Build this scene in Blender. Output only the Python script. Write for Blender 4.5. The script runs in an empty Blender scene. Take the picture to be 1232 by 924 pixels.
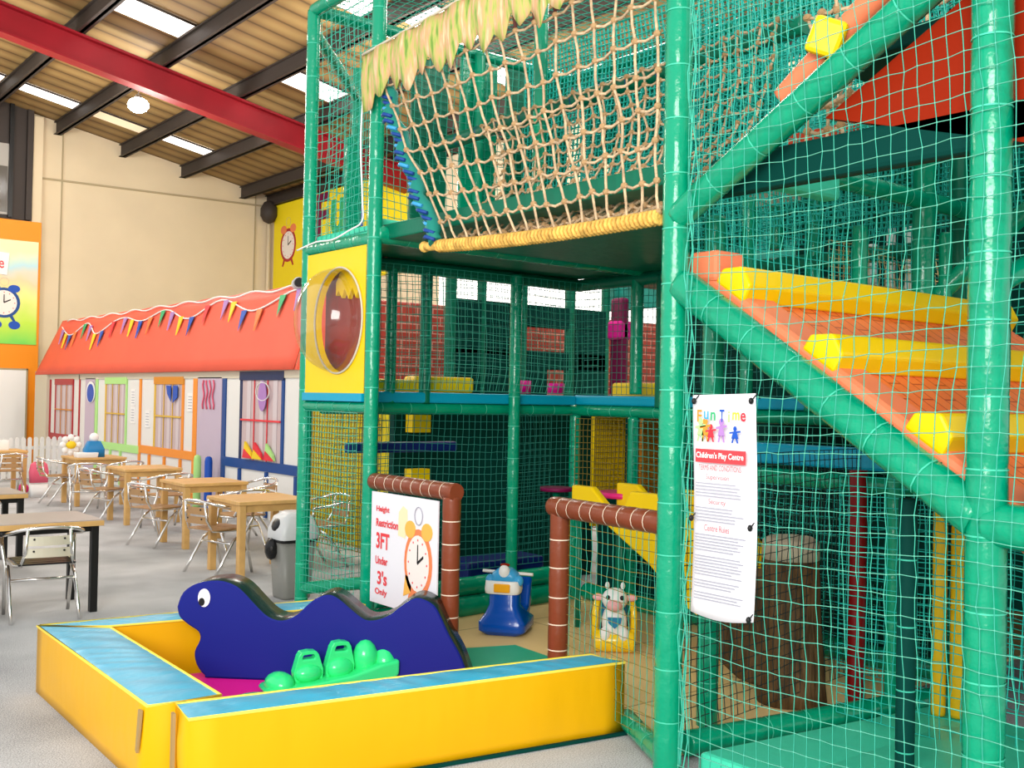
import bpy, math, random
from mathutils import Vector, Matrix
import numpy as np
random.seed(7)
PI = math.pi
SC = bpy.context.scene
COL = SC.collection

# ------------------------------------------------------------------ materials
MATS = {}
def mat(name, col, rough=.5, metal=0., bump=0., bscale=20., var=0., vscale=3., emit=None, estr=0., spec=.28, alpha=None, trans=0., coat=0., stretch=None, col2=None):
    m = bpy.data.materials.new(name); m.use_nodes = True
    nt = m.node_tree; b = nt.nodes['Principled BSDF']
    b.inputs['Base Color'].default_value = (*col, 1); b.inputs['Roughness'].default_value = rough
    b.inputs['Metallic'].default_value = metal; b.inputs['Specular IOR Level'].default_value = spec
    b.inputs['Transmission Weight'].default_value = trans; b.inputs['Coat Weight'].default_value = coat
    if alpha is not None: b.inputs['Alpha'].default_value = alpha
    if emit: b.inputs['Emission Color'].default_value = (*emit, 1); b.inputs['Emission Strength'].default_value = estr
    if bump or var or col2:
        tc = nt.nodes.new('ShaderNodeTexCoord'); mp = nt.nodes.new('ShaderNodeMapping')
        nt.links.new(tc.outputs['Object'], mp.inputs[0])
        if stretch: mp.inputs['Scale'].default_value = stretch
    if bump:
        n = nt.nodes.new('ShaderNodeTexNoise'); n.inputs['Scale'].default_value = bscale; n.inputs['Detail'].default_value = 3
        nt.links.new(mp.outputs[0], n.inputs['Vector'])
        bp = nt.nodes.new('ShaderNodeBump'); bp.inputs['Strength'].default_value = bump; bp.inputs['Distance'].default_value = .02
        nt.links.new(n.outputs[0], bp.inputs['Height']); nt.links.new(bp.outputs[0], b.inputs['Normal'])
    if var or col2:
        n = nt.nodes.new('ShaderNodeTexNoise'); n.inputs['Scale'].default_value = vscale; n.inputs['Detail'].default_value = 4
        nt.links.new(mp.outputs[0], n.inputs['Vector'])
        cr = nt.nodes.new('ShaderNodeValToRGB'); cr.color_ramp.elements[0].position = .35; cr.color_ramp.elements[1].position = .65
        c2 = col2 if col2 else tuple(min(1, c*(1+var)) for c in col)
        c1 = col if col2 else tuple(c*(1-var) for c in col)
        cr.color_ramp.elements[0].color = (*c1, 1); cr.color_ramp.elements[1].color = (*c2, 1)
        nt.links.new(n.outputs[0], cr.inputs[0]); nt.links.new(cr.outputs[0], b.inputs['Base Color'])
    MATS[name] = m; return m
def nodes_mat(name, rough=.6):
    m = bpy.data.materials.new(name); m.use_nodes = True; MATS[name] = m
    b = m.node_tree.nodes['Principled BSDF']; b.inputs['Roughness'].default_value = rough
    return m, m.node_tree, b

GREEN = (.0, .29, .15)
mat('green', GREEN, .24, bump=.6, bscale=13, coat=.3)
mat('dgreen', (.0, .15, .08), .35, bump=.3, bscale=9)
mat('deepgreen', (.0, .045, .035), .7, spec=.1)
mat('lgreen', (.06, .66, .42), .35, bump=.3, bscale=6)
mat('tie', (.06, .52, .34), .5)
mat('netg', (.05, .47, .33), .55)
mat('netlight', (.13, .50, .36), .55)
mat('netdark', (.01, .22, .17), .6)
mat('netteal', (.02, .55, .45), .6)
mat('tealboard', (.0, .22, .17), .5, var=.3, vscale=5)
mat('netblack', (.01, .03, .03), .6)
mat('netbrown', (.28, .2, .03), .6)
mat('brown', (.20, .045, .017), .32, bump=.3, bscale=10)
mat('cream_tie', (.8, .66, .5), .6)
mat('knot', (.46, .28, .13), .8, bump=.6, bscale=90)
mat('rope', (.60, .42, .25), .8, bump=.5, bscale=90, var=.25, vscale=25)
mat('gold_rope', (.72, .42, .09), .7, bump=.4, bscale=80, var=.3, vscale=18)
mat('rope_dark', (.12, .035, .03), .8)
mat('bluetie', (.01, .06, .28), .5)
mat('yellow', (.90, .60, .0), .38, bump=.25, bscale=5)
mat('yellow_pad', (.78, .40, .0), .38, bump=.9, bscale=2.6, stretch=(1, 1, .45))
mat('piping', (.95, .72, .08), .5)
mat('blue_top', (.04, .40, .60), .35, bump=.45, bscale=5, stretch=(1, 2.5, 1))
mat('cyan_pad', (.0, .33, .50), .4, bump=.2, bscale=8)
mat('navy', (.0, .01, .12), .5)
mat('snail_blue', (.0, .006, .19), .55, bump=.12, bscale=3)
mat('snail_top', (.012, .035, .03), .25, bump=.3, bscale=8)
mat('pink_mat', (.85, .01, .30), .45)
mat('green_mat', (.02, .42, .24), .5)
mat('white', (.85, .84, .82), .5)
mat('black', (.008, .008, .008), .4)
mat('black_plastic', (.01, .01, .012), .3)
mat('plastic_green', (.03, .74, .22), .22, coat=.3)
mat('red', (.28, .016, .002), .6, spec=.1)
mat('redpanel', (.55, .05, .015), .45, var=.08)
mat('salmon', (.85, .22, .10), .4, bump=.15, bscale=6)
mat('wood', (.62, .37, .13), .45, var=.12, vscale=6, stretch=(1, 8, 1))
mat('wood_slat', (.40, .23, .10), .5)
mat('grey_top', (.36, .31, .28), .4)
mat('alu', (.78, .76, .73), .22, metal=1)
mat('alu_slat', (.58, .55, .43), .4, metal=.3)
mat('bin_grey', (.20, .20, .18), .4)
mat('bin_lid', (.55, .56, .56), .35)
mat('bag_black', (.01, .01, .01), .25, bump=.5, bscale=30)
mat('awning', (.80, .115, .065), .6, var=.04, vscale=1.2, bump=.06, bscale=2)
mat('panel_white', (.76, .75, .72), .5)
mat('panel_beige', (.62, .57, .44), .6)
mat('lilac', (.52, .43, .54), .4)
mat('pane_pink', (.54, .42, .43), .4)
mat('curtain', (.62, .54, .56), .5)
mat('f_red', (.40, .012, .02), .4); mat('f_green', (.42, .75, .25), .45); mat('f_orange', (.85, .28, .03), .45)
mat('f_blue', (.005, .06, .25), .4); mat('f_navy', (.005, .02, .09), .4); mat('f_yellow', (.7, .45, .05), .45); mat('f_dorange', (.65, .25, .02), .45)
mat('red_thin', (.75, .03, .05), .4); mat('fl_yellow', (.85, .6, .02), .5); mat('fl_blue', (.01, .08, .45), .5); mat('fl_green', (.03, .4, .15), .5)
mat('fl_purple', (.4, .2, .5), .5); mat('fl_orange', (.8, .2, .05), .5)
mat('pink', (.75, .12, .20), .4); mat('hotpink', (.75, .02, .20), .4); mat('blue_bag', (.02, .2, .45), .4)
mat('orange_wall', (.88, .28, .01), .5)
mat('mural_yellow', (.85, .68, .01), .5)
mat('dark_beam', (.045, .035, .03), .6)
mat('red_beam', (.26, .006, .014), .45, var=.15, vscale=1)
mat('grey_steel', (.35, .33, .3), .5, metal=.4)
mat('toy_blue', (.0, .07, .42), .22, coat=.3); mat('toy_lblue', (.05, .35, .65), .25); mat('toy_orange', (.9, .4, .01), .35)
mat('cow_white', (.85, .83, .80), .4); mat('cow_pink', (.85, .42, .42), .4); mat('cow_black', (.02, .02, .02), .4); mat('cow_blue', (.02, .2, .38), .4)
mat('toy_yellow', (.88, .58, .01), .25, coat=.3)
mat('text_red', (.75, .05, .06), .5); mat('text_grey', (.32, .32, .38), .6); mat('clock_orange', (.80, .22, .08), .5); mat('clock_yellow', (.85, .45, .08), .5)
mat('clock_cream', (.82, .76, .70), .5); mat('ghost_yellow', (.85, .74, .45), .5)
mat('niche', (.30, .05, .045), .35, var=.15, vscale=4)
mat('trunk', (.10, .055, .02), .7, bump=.8, bscale=14, var=.4, vscale=10, stretch=(3, 3, .5))
mat('trunk_top', (.50, .42, .30), .7, var=.2)
mat('post_red', (.19, .006, .006), .35); mat('post_yellow', (.75, .45, .01), .35)
mat('notice', (.78, .77, .80), .45, bump=.15, bscale=3)
mat('maroon', (.16, .0, .05), .5); mat('magenta', (.65, .0, .25), .4)
mat('cream_net', (.72, .55, .25), .7, var=.4, vscale=12)
mat('lampglow', (1, 1, 1), emit=(1, .98, .95), estr=40)
mat('skyglow', (.9, .9, .9), emit=(1, .96, .9), estr=1.7)
mat('white_glow', (.9, .9, .9), emit=(1, .99, .97), estr=.75)
mat('skyfaint', (.7, .6, .4), emit=(1, .85, .6), estr=.45)
mat('glass_dark', (.10, .09, .075), .15)
mat('velcro', (.35, .24, .10), .9)
# transparent dome
m = bpy.data.materials.new('dome'); m.use_nodes = True; nt = m.node_tree
for n in list(nt.nodes): nt.nodes.remove(n)
out = nt.nodes.new('ShaderNodeOutputMaterial'); mix = nt.nodes.new('ShaderNodeMixShader'); tr = nt.nodes.new('ShaderNodeBsdfTransparent'); gl = nt.nodes.new('ShaderNodeBsdfGlossy')
lw = nt.nodes.new('ShaderNodeLayerWeight'); lw.inputs[0].default_value = .3; gl.inputs['Roughness'].default_value = .12
tr.inputs[0].default_value = (.93, .92, .9, 1)
ml = nt.nodes.new('ShaderNodeMath'); ml.operation = 'MULTIPLY_ADD'; ml.inputs[1].default_value = .28; ml.inputs[2].default_value = .05; nt.links.new(lw.outputs['Facing'], ml.inputs[0]); nt.links.new(ml.outputs[0], mix.inputs[0]); nt.links.new(tr.outputs[0], mix.inputs[1]); nt.links.new(gl.outputs[0], mix.inputs[2]); nt.links.new(mix.outputs[0], out.inputs[0]); MATS['dome'] = m
# carpet
m, nt, b = nodes_mat('carpet', .95)
tc = nt.nodes.new('ShaderNodeTexCoord'); n1 = nt.nodes.new('ShaderNodeTexNoise'); n1.inputs['Scale'].default_value = 160; n1.inputs['Detail'].default_value = 4
n2 = nt.nodes.new('ShaderNodeTexNoise'); n2.inputs['Scale'].default_value = 1.1; n2.inputs['Detail'].default_value = 5
mx = nt.nodes.new('ShaderNodeMixRGB'); mx.inputs[0].default_value = .35
cr = nt.nodes.new('ShaderNodeValToRGB'); cr.color_ramp.elements[0].position = .38; cr.color_ramp.elements[0].color = (.20, .205, .21, 1); cr.color_ramp.elements[1].position = .6; cr.color_ramp.elements[1].color = (.60, .61, .62, 1)
nt.links.new(tc.outputs['Object'], n1.inputs[0]); nt.links.new(tc.outputs['Object'], n2.inputs[0]); nt.links.new(n1.outputs[0], mx.inputs[1]); nt.links.new(n2.outputs[0], mx.inputs[2])
nt.links.new(mx.outputs[0], cr.inputs[0]); nt.links.new(cr.outputs[0], b.inputs['Base Color'])
# cream wall
mat('cream_wall', (.70, .59, .41), .8, var=.05, vscale=.6)
mat('cream_line', (.40, .33, .2), .8)
# roof sheeting: ribs run down the slope (X); thin dark laps every half metre along Y
m, nt, b = nodes_mat('roof_sheet', .7)
tc = nt.nodes.new('ShaderNodeTexCoord'); sp = nt.nodes.new('ShaderNodeSeparateXYZ'); nt.links.new(tc.outputs['Object'], sp.inputs[0])
md = nt.nodes.new('ShaderNodeMath'); md.operation = 'PINGPONG'; md.inputs[1].default_value = .24; nt.links.new(sp.outputs['Y'], md.inputs[0])
cr = nt.nodes.new('ShaderNodeValToRGB'); cr.color_ramp.elements[0].position = .0; cr.color_ramp.elements[0].color = (.10, .055, .015, 1)
cr.color_ramp.elements[1].position = .05; cr.color_ramp.elements[1].color = (.30, .18, .06, 1); e = cr.color_ramp.elements.new(.2); e.color = (.42, .28, .10, 1)
nt.links.new(md.outputs[0], cr.inputs[0])
ns = nt.nodes.new('ShaderNodeTexNoise'); ns.inputs['Scale'].default_value = .7; ns.inputs['Detail'].default_value = 4; nt.links.new(tc.outputs['Object'], ns.inputs[0])
mx = nt.nodes.new('ShaderNodeMixRGB'); mx.blend_type = 'MULTIPLY'; mx.inputs[0].default_value = .5
nt.links.new(cr.outputs[0], mx.inputs[1]); nt.links.new(ns.outputs[0], mx.inputs[2]); nt.links.new(mx.outputs[0], b.inputs['Base Color'])
# brick-lined orange ramp
m, nt, b = nodes_mat('ramp', .4)
tc = nt.nodes.new('ShaderNodeTexCoord'); mp = nt.nodes.new('ShaderNodeMapping'); br = nt.nodes.new('ShaderNodeTexBrick')
mp.inputs['Rotation'].default_value = (0, 0, PI/2)
br.inputs['Color1'].default_value = (.88, .19, .045, 1); br.inputs['Color2'].default_value = (.84, .17, .04, 1); br.inputs['Mortar'].default_value = (.42, .045, .015, 1)
br.inputs['Scale'].default_value = 1; br.inputs['Mortar Size'].default_value = .004; br.inputs['Brick Width'].default_value = .19; br.inputs['Row Height'].default_value = .09
nt.links.new(tc.outputs['Object'], mp.inputs[0]); nt.links.new(mp.outputs[0], br.inputs[0]); nt.links.new(br.outputs[0], b.inputs['Base Color'])
# red brick-pattern pads
m, nt, b = nodes_mat('redbrick', .5)
tc = nt.nodes.new('ShaderNodeTexCoord'); mp = nt.nodes.new('ShaderNodeMapping'); mp.inputs['Rotation'].default_value = (PI/2, 0, 0); br = nt.nodes.new('ShaderNodeTexBrick')
br.inputs['Color1'].default_value = (.50, .05, .03, 1); br.inputs['Color2'].default_value = (.42, .04, .025, 1); br.inputs['Mortar'].default_value = (.75, .35, .28, 1)
br.inputs['Scale'].default_value = 1; br.inputs['Mortar Size'].default_value = .006; br.inputs['Brick Width'].default_value = .2; br.inputs['Row Height'].default_value = .09
nt.links.new(tc.outputs['Object'], mp.inputs[0]); nt.links.new(mp.outputs[0], br.inputs[0]); nt.links.new(br.outputs[0], b.inputs['Base Color'])
# leaf banner
m, nt, b = nodes_mat('leaf', .7)
tc = nt.nodes.new('ShaderNodeTexCoord'); mp = nt.nodes.new('ShaderNodeMapping'); mp.inputs['Scale'].default_value = (1, 22, 4); ns = nt.nodes.new('ShaderNodeTexNoise')
ns.inputs['Scale'].default_value = 1.3; ns.inputs['Detail'].default_value = 3
cr = nt.nodes.new('ShaderNodeValToRGB'); cr.color_ramp.elements[0].position = .34; cr.color_ramp.elements[0].color = (.16, .30, .04, 1); cr.color_ramp.elements[1].position = .72; cr.color_ramp.elements[1].color = (.72, .66, .36, 1)
e = cr.color_ramp.elements.new(.44); e.color = (.42, .46, .10, 1); e = cr.color_ramp.elements.new(.56); e.color = (.66, .36, .18, 1)
nt.links.new(tc.outputs['Object'], mp.inputs[0]); nt.links.new(mp.outputs[0], ns.inputs[0]); nt.links.new(ns.outputs[0], cr.inputs[0]); nt.links.new(cr.outputs[0], b.inputs['Base Color'])
# play floor mats
m, nt, b = nodes_mat('playmat', .6)
tc = nt.nodes.new('ShaderNodeTexCoord'); br = nt.nodes.new('ShaderNodeTexBrick'); br.offset = 0
br.inputs['Color1'].default_value = (.86, .62, .28, 1); br.inputs['Color2'].default_value = (.82, .56, .23, 1); br.inputs['Mortar'].default_value = (.38, .24, .09, 1)
br.inputs['Scale'].default_value = 1; br.inputs['Mortar Size'].default_value = .006; br.inputs['Brick Width'].default_value = 1; br.inputs['Row Height'].default_value = 1
nt.links.new(tc.outputs['Object'], br.inputs[0]); nt.links.new(br.outputs[0], b.inputs['Base Color'])
# poster rainbow
m, nt, b = nodes_mat('poster_art', .5)
tc = nt.nodes.new('ShaderNodeTexCoord'); sp = nt.nodes.new('ShaderNodeSeparateXYZ'); nt.links.new(tc.outputs['Generated'], sp.inputs[0])
cr = nt.nodes.new('ShaderNodeValToRGB'); cr.color_ramp.elements[0].position = 0; cr.color_ramp.elements[0].color = (.18, .65, .08, 1); cr.color_ramp.elements[1].position = .95; cr.color_ramp.elements[1].color = (.78, .82, .45, 1)
for p, c in ((.22, (.50, .75, .05, 1)), (.42, (.80, .80, .25, 1)), (.62, (.85, .62, .35, 1)), (.75, (.45, .70, .75, 1))):
    e = cr.color_ramp.elements.new(p); e.color = c
ns = nt.nodes.new('ShaderNodeTexNoise'); ns.inputs['Scale'].default_value = 3; nt.links.new(tc.outputs['Generated'], ns.inputs[0])
ad = nt.nodes.new('ShaderNodeMath'); ad.operation = 'MULTIPLY_ADD'; ad.inputs[1].default_value = .35; nt.links.new(ns.outputs[0], ad.inputs[0]); nt.links.new(sp.outputs['Z'], ad.inputs[2])
sb = nt.nodes.new('ShaderNodeMath'); sb.operation = 'SUBTRACT'; sb.inputs[1].default_value = .17; nt.links.new(ad.outputs[0], sb.inputs[0])
nt.links.new(sb.outputs[0], cr.inputs[0]); nt.links.new(cr.outputs[0], b.inputs['Base Color'])

# ------------------------------------------------------------------ mesh builder
class MB:
    def __init__(s): s.v = []; s.f = []; s.m = []; s.s = []; s.mats = []
    def mi(s, name):
        if name not in s.mats: s.mats.append(name)
        return s.mats.index(name)
    def box(s, x0, x1, y0, y1, z0, z1, m, M=None):
        p = [(x, y, z) for z in (z0, z1) for x, y in ((x0, y0), (x1, y0), (x1, y1), (x0, y1))]
        if M: p = [tuple(M @ Vector(q)) for q in p]
        b = len(s.v); s.v += p; k = s.mi(m)
        for f in ((3, 2, 1, 0), (4, 5, 6, 7), (0, 1, 5, 4), (1, 2, 6, 5), (2, 3, 7, 6), (3, 0, 4, 7)):
            s.f.append(tuple(b+i for i in f)); s.m.append(k); s.s.append(0)
        return s
    def prism(s, poly, fn, d0, d1, m, mside=None, smooth=0):   # fn(a,b,d) -> 3d
        n = len(poly); b = len(s.v); k = s.mi(m); ks = s.mi(mside) if mside else k
        s.v += [tuple(fn(a, c, d0)) for a, c in poly] + [tuple(fn(a, c, d1)) for a, c in poly]
        s.f.append(tuple(b+i for i in range(n))); s.m.append(k); s.s.append(0)
        s.f.append(tuple(b+n+i for i in reversed(range(n)))); s.m.append(k); s.s.append(0)
        for i in range(n):
            j = (i+1) % n; s.f.append((b+j, b+i, b+n+i, b+n+j)); s.m.append(ks); s.s.append(smooth)
        return s
    def tube(s, pts, r, m, n=8, cap=True, closed=False, smooth=1):
        pts = [Vector(p) for p in pts]; N = len(pts); rs = r if isinstance(r, (list, tuple)) else [r]*N
        b = len(s.v); k = s.mi(m); prev = None
        for i, p in enumerate(pts):
            if closed: t = pts[(i+1) % N]-pts[i-1]
            else: t = pts[min(i+1, N-1)]-pts[max(i-1, 0)]
            if t.length < 1e-9: t = Vector((0, 0, 1))
            t.normalize()
            if prev is None:
                a = Vector((0, 0, 1)) if abs(t.z) < .9 else Vector((1, 0, 0))
                u = t.cross(a).normalized()
            else:
                u = (prev - t*prev.dot(t)).normalized()
            prev = u; w = t.cross(u)
            for q in range(n):
                an = 2*PI*q/n; s.v.append(tuple(p + (u*math.cos(an)+w*math.sin(an))*rs[i]))
        for i in range(N if closed else N-1):
            i2 = (i+1) % N
            for q in range(n):
                q2 = (q+1) % n; s.f.append((b+i*n+q, b+i*n+q2, b+i2*n+q2, b+i2*n+q)); s.m.append(k); s.s.append(smooth)
        if cap and not closed:
            s.f.append(tuple(b+q for q in reversed(range(n)))); s.m.append(k); s.s.append(0)
            s.f.append(tuple(b+(N-1)*n+q for q in range(n))); s.m.append(k); s.s.append(0)
        return s
    def ball(s, c, r, m, n=10, M=None):
        if not isinstance(r, (list, tuple)): r = (r, r, r)
        b = len(s.v); k = s.mi(m); h = max(4, n//2)
        for i in range(h+1):
            th = PI*i/h
            for j in range(n):
                ph = 2*PI*j/n; p = Vector((r[0]*math.sin(th)*math.cos(ph), r[1]*math.sin(th)*math.sin(ph), r[2]*math.cos(th)))
                if M: p = M @ p
                s.v.append((c[0]+p.x, c[1]+p.y, c[2]+p.z))
        for i in range(h):
            for j in range(n):
                j2 = (j+1) % n; s.f.append((b+i*n+j, b+(i+1)*n+j, b+(i+1)*n+j2, b+i*n+j2)); s.m.append(k); s.s.append(1)
        return s
    def grid(s, fn, nu, nv, m, smooth=1):
        b = len(s.v); k = s.mi(m)
        for i in range(nu+1):
            for j in range(nv+1): s.v.append(tuple(fn(i/nu, j/nv)))
        for i in range(nu):
            for j in range(nv):
                a = b+i*(nv+1)+j; s.f.append((a, a+nv+1, a+nv+2, a+1)); s.m.append(k); s.s.append(smooth)
        return s
    def build(s, name, parent=None, bevel=0, seg=2, solid=0, sub=0, local=True):
        me = bpy.data.meshes.new(name); off = Vector((0, 0, 0))
        if parent is not None and local:
            q = parent
            while q: off += q.location; q = q.parent
        v = [(a[0]-off.x, a[1]-off.y, a[2]-off.z) for a in s.v] if off.length else s.v
        me.from_pydata(v, [], s.f)
        for n in s.mats: me.materials.append(MATS[n])
        me.polygons.foreach_set('material_index', s.m); me.polygons.foreach_set('use_smooth', [bool(x) for x in s.s]); me.update()
        o = bpy.data.objects.new(name, me); COL.objects.link(o)
        if parent is not None: o.parent = parent
        if solid: q = o.modifiers.new('s', 'SOLIDIFY'); q.thickness = solid
        if bevel: q = o.modifiers.new('b', 'BEVEL'); q.width = bevel; q.segments = seg; q.limit_method = 'ANGLE'; q.angle_limit = .7
        if sub: q = o.modifiers.new('u', 'SUBSURF'); q.levels = q.render_levels = sub
        return o
def tag(o, label, cat, group=None, kind=None):
    o['label'] = label; o['category'] = cat
    if group: o['group'] = group
    if kind: o['kind'] = kind
    return o
def thing(name, loc, label, cat, group=None, rz=0):
    o = bpy.data.objects.new(name, None); o.empty_display_size = .1; COL.objects.link(o); o.location = loc; o.rotation_euler = (0, 0, rz)
    return tag(o, label, cat, group)
def struct(o): o['kind'] = 'structure'; return o
def dup(root, loc, rz, label, group=None):
    r = root.copy(); COL.objects.link(r); r.location = loc; r.rotation_euler = (0, 0, rz); r['label'] = label
    if group: r['group'] = group
    for ch in list(root.children):
        c = ch.copy(); COL.objects.link(c); c.parent = r
        for g in list(ch.children):
            d = g.copy(); COL.objects.link(d); d.parent = c
    return r
def text(name, body, w, h, M, m, parent, ext=.002, bold=0.):
    cu = bpy.data.curves.new(name, 'FONT'); cu.body = body; cu.size = 1; cu.extrude = 0; cu.offset = bold; cu.align_x = 'CENTER'; cu.align_y = 'CENTER'; cu.resolution_u = 3
    ob = bpy.data.objects.new(name, cu); COL.objects.link(ob); bpy.context.view_layer.update()
    me = bpy.data.meshes.new_from_object(ob.evaluated_get(bpy.context.evaluated_depsgraph_get())); bpy.data.objects.remove(ob)
    xs = [v.co.x for v in me.vertices]; ys = [v.co.y for v in me.vertices]
    sx = w/(max(xs)-min(xs)); sy = h/(max(ys)-min(ys)); cx = (max(xs)+min(xs))/2; cy = (max(ys)+min(ys))/2
    off = Vector((0, 0, 0)); q = parent
    while q: off += q.location; q = q.parent
    for v in me.vertices:
        p = M @ Vector(((v.co.x-cx)*sx, (v.co.y-cy)*sy, ext)); v.co = p-off
    me.materials.clear(); me.materials.append(MATS[m]); me.update()
    o = bpy.data.objects.new(name, me); COL.objects.link(o); o.parent = parent
    return o
def faceX(x, y, z):   # a picture plane looking towards -X; picture right is -Y
    return Matrix(((0, 0, -1, x), (-1, 0, 0, y), (0, 1, 0, z), (0, 0, 0, 1)))
def faceY(x, y, z):   # looking towards -Y; picture right is +X
    return Matrix(((1, 0, 0, x), (0, 0, -1, y), (0, 1, 0, z), (0, 0, 0, 1)))
def disc(mb, M, cx, cy, rx, ry, d, m, n=24):
    poly = [(cx+rx*math.cos(2*PI*i/n), cy+ry*math.sin(2*PI*i/n)) for i in range(n)]
    mb.prism(poly, lambda a, b, e: M @ Vector((a, b, e)), 0, d, m)
def pring(mb, M, cx, cy, rx, ry, r, m, z=.004, n=24):
    mb.tube([M @ Vector((cx+rx*math.cos(2*PI*i/n), cy+ry*math.sin(2*PI*i/n), z)) for i in range(n)], r, m, 6, closed=True)
def plain_clock(mb, M, cx, cy, rx, ry, ring, cap):   # plain alarm clock picture
    disc(mb, M, cx, cy, rx, ry, .003, ring); disc(mb, M, cx, cy, rx*.80, ry*.82, .005, 'clock_cream')
    for sx in (-1, 1): disc(mb, M, cx+sx*rx*.6, cy+ry*.95, rx*.38, ry*.26, .0045, cap, 14)
    pring(mb, M, cx, cy+ry*1.38, rx*.28, ry*.26, .0025, 'text_grey')
    f = lambda a, b, e: M @ Vector((cx+a*rx, cy+b*ry, e))
    mb.prism([(-.04, 0), (.04, 0), (.03, .55), (-.03, .55)], f, 0, .0062, 'black')
    mb.prism([(0, -.04), (.42, .18), (.40, .26), (-.02, .05)], f, 0, .0062, 'black')
    for i in range(12):
        a = PI*i/6; disc(mb, M, cx+rx*.66*math.sin(a), cy+ry*.68*math.cos(a), rx*.04, ry*.035, .006, 'text_red', 8)
    for sx in (-1, 1): mb.prism([(sx*.35, -.9), (sx*.55, -.82), (sx*.75, -1.2), (sx*.6, -1.25)], f, 0, .0025, ring)

# ------------------------------------------------------------------ nets
def net(p00, p10, p11, p01, cell, r, m, amp=.02, jit=.006, seed=1, mb=None, kn=None, aspect=1.0, m2=None):
    """p00->p10 along u, p00->p01 along v"""
    R = random.Random(seed); mb = mb or MB()
    p00, p10, p11, p01 = map(Vector, (p00, p10, p11, p01))
    lu = max((p10-p00).length, (p11-p01).length); lv = max((p01-p00).length, (p11-p10).length)
    nu = max(1, round(lu/cell)); nv = max(1, round(lv/(cell*aspect)))
    nrm = (p10-p00).cross(p01-p00).normalized(); f1, f2, f3, f4 = [R.uniform(0, 6) for _ in range(4)]
    du = (p10-p00).normalized(); dv = (p01-p00).normalized()
    P = {}
    for i in range(nu+1):
        for j in range(nv+1):
            a, b = i/nu, j/nv
            p = p00.lerp(p10, a).lerp(p01.lerp(p11, a), b)
            e = min(1, 6*min(a, 1-a, b, 1-b)+.1)
            p = p + nrm*(amp*e*(math.sin(a*7*lu/2+f1)+math.sin(b*6*lv/2+f2))*.5 + R.uniform(-jit, jit)*e)
            p = p + du*(e*(amp*.9*math.sin(b*5*lv/2+f3) + R.uniform(-jit, jit)*.7)) + dv*(e*(amp*.7*math.sin(a*6*lu/2+f4) + R.uniform(-jit, jit)*.7))
            P[i, j] = p
    for i in range(nu+1): mb.tube([P[i, j] for j in range(nv+1)], r, m, 3, cap=False)
    for j in range(nv+1): mb.tube([P[i, j] for i in range(nu+1)], r, m2 or m, 3, cap=False)
    if kn:
        for p in P.values(): mb.ball(p, kn, m2 or m, 4)
    return mb, P, nu, nv

def padded(mb, a, b, r, m='green', tie='tie', step=.24, n=14, seed=0):
    R = random.Random(seed+int(abs(a[0]*37+a[1]*91+a[2]*13))); a = Vector(a); b = Vector(b); L = (b-a).length; k = max(1, round(L/step)); pts = []; rs = []
    d = (b-a)/L
    for i in range(k):
        t0 = L*i/k; t1 = L*(i+1)/k
        for t, q in ((t0+.004, .965), (t0+.02, 1.0), ((t0+t1)/2, R.uniform(.985, 1.02)), (t1-.02, 1.0), (t1-.004, .965)):
            pts.append(a+d*t); rs.append(r*q)
    mb.tube(pts, rs, m, n)
    if tie:
        for i in range(1, k):
            t = L*i/k+R.uniform(-.01, .01); mb.tube([a+d*(t-.003), a+d*(t+.003)], r*1.012, tie, n, cap=False)
    return mb

# ------------------------------------------------------------------ camera, world, light
yaw, pitch, roll = math.radians(38.7), math.radians(.8), math.radians(1.13)
f = Vector((math.sin(yaw)*math.cos(pitch), math.cos(yaw)*math.cos(pitch), math.sin(pitch)))
r = f.cross(Vector((0, 0, 1))).normalized(); u = r.cross(f)
Rv = r*math.cos(roll)+u*math.sin(roll); Uv = u*math.cos(roll)-r*math.sin(roll)
cam = bpy.data.objects.new('camera', bpy.data.cameras.new('camera')); COL.objects.link(cam); SC.camera = cam
cam.data.sensor_width = 36; cam.data.lens = 1270*36/1232; cam.data.clip_end = 200; cam.data.clip_start = .05
cam.matrix_world = Matrix(((Rv.x, Uv.x, -f.x, 0), (Rv.y, Uv.y, -f.y, 0), (Rv.z, Uv.z, -f.z, 1.65), (0, 0, 0, 1)))
w = bpy.data.worlds.new('world'); SC.world = w; w.use_nodes = True
w.node_tree.nodes['Background'].inputs[0].default_value = (.97, .98, 1, 1); w.node_tree.nodes['Background'].inputs[1].default_value = .9
SC.view_settings.view_transform = 'Standard'; SC.view_settings.look = 'None'; SC.view_settings.exposure = .42; SC.view_settings.gamma = 1
SC.cycles.max_bounces = 6; SC.cycles.diffuse_bounces = 4; SC.cycles.transparent_max_bounces = 12

# ------------------------------------------------------------------ shell
struct(MB().box(-6, 12, -3, 25, -.06, 0, 'carpet').build('floor'))
struct(MB().box(-3, 12.2, 25, 25.2, 0, 9.5, 'cream_wall').build('wall_back'))
mb = MB().box(12, 12.2, 0, 25, 0, 6.75, 'cream_wall'); struct(mb.build('wall_right'))
def rz(x): return 6.7+.189*(12-x)
mb = MB(); b0 = 0
mb.prism([(-1, rz(-1)), (12.2, rz(12.2)), (12.2, rz(12.2)+.06), (-1, rz(-1)+.06)], lambda a, b, d: (a, d, b), 6.5, 25.2, 'roof_sheet'); struct(mb.build('ceiling'))
k = 0
for x in (11.9, 11.2, 9.65, 8.2, 6.75, 5.3, 3.85, 2.4, .95, -.5):
    k += 1; mb = MB()
    for a, b2, c, d in ((-.03, .03, -.30, -.01), (-.08, .08, -.30, -.285), (-.08, .08, -.03, -.01)): mb.box(x+a, x+b2, 6.5, 25, rz(x)+c, rz(x)+d, 'dark_beam')
    struct(mb.build('trim_%d' % k))
k += 1; mb = MB()
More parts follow.
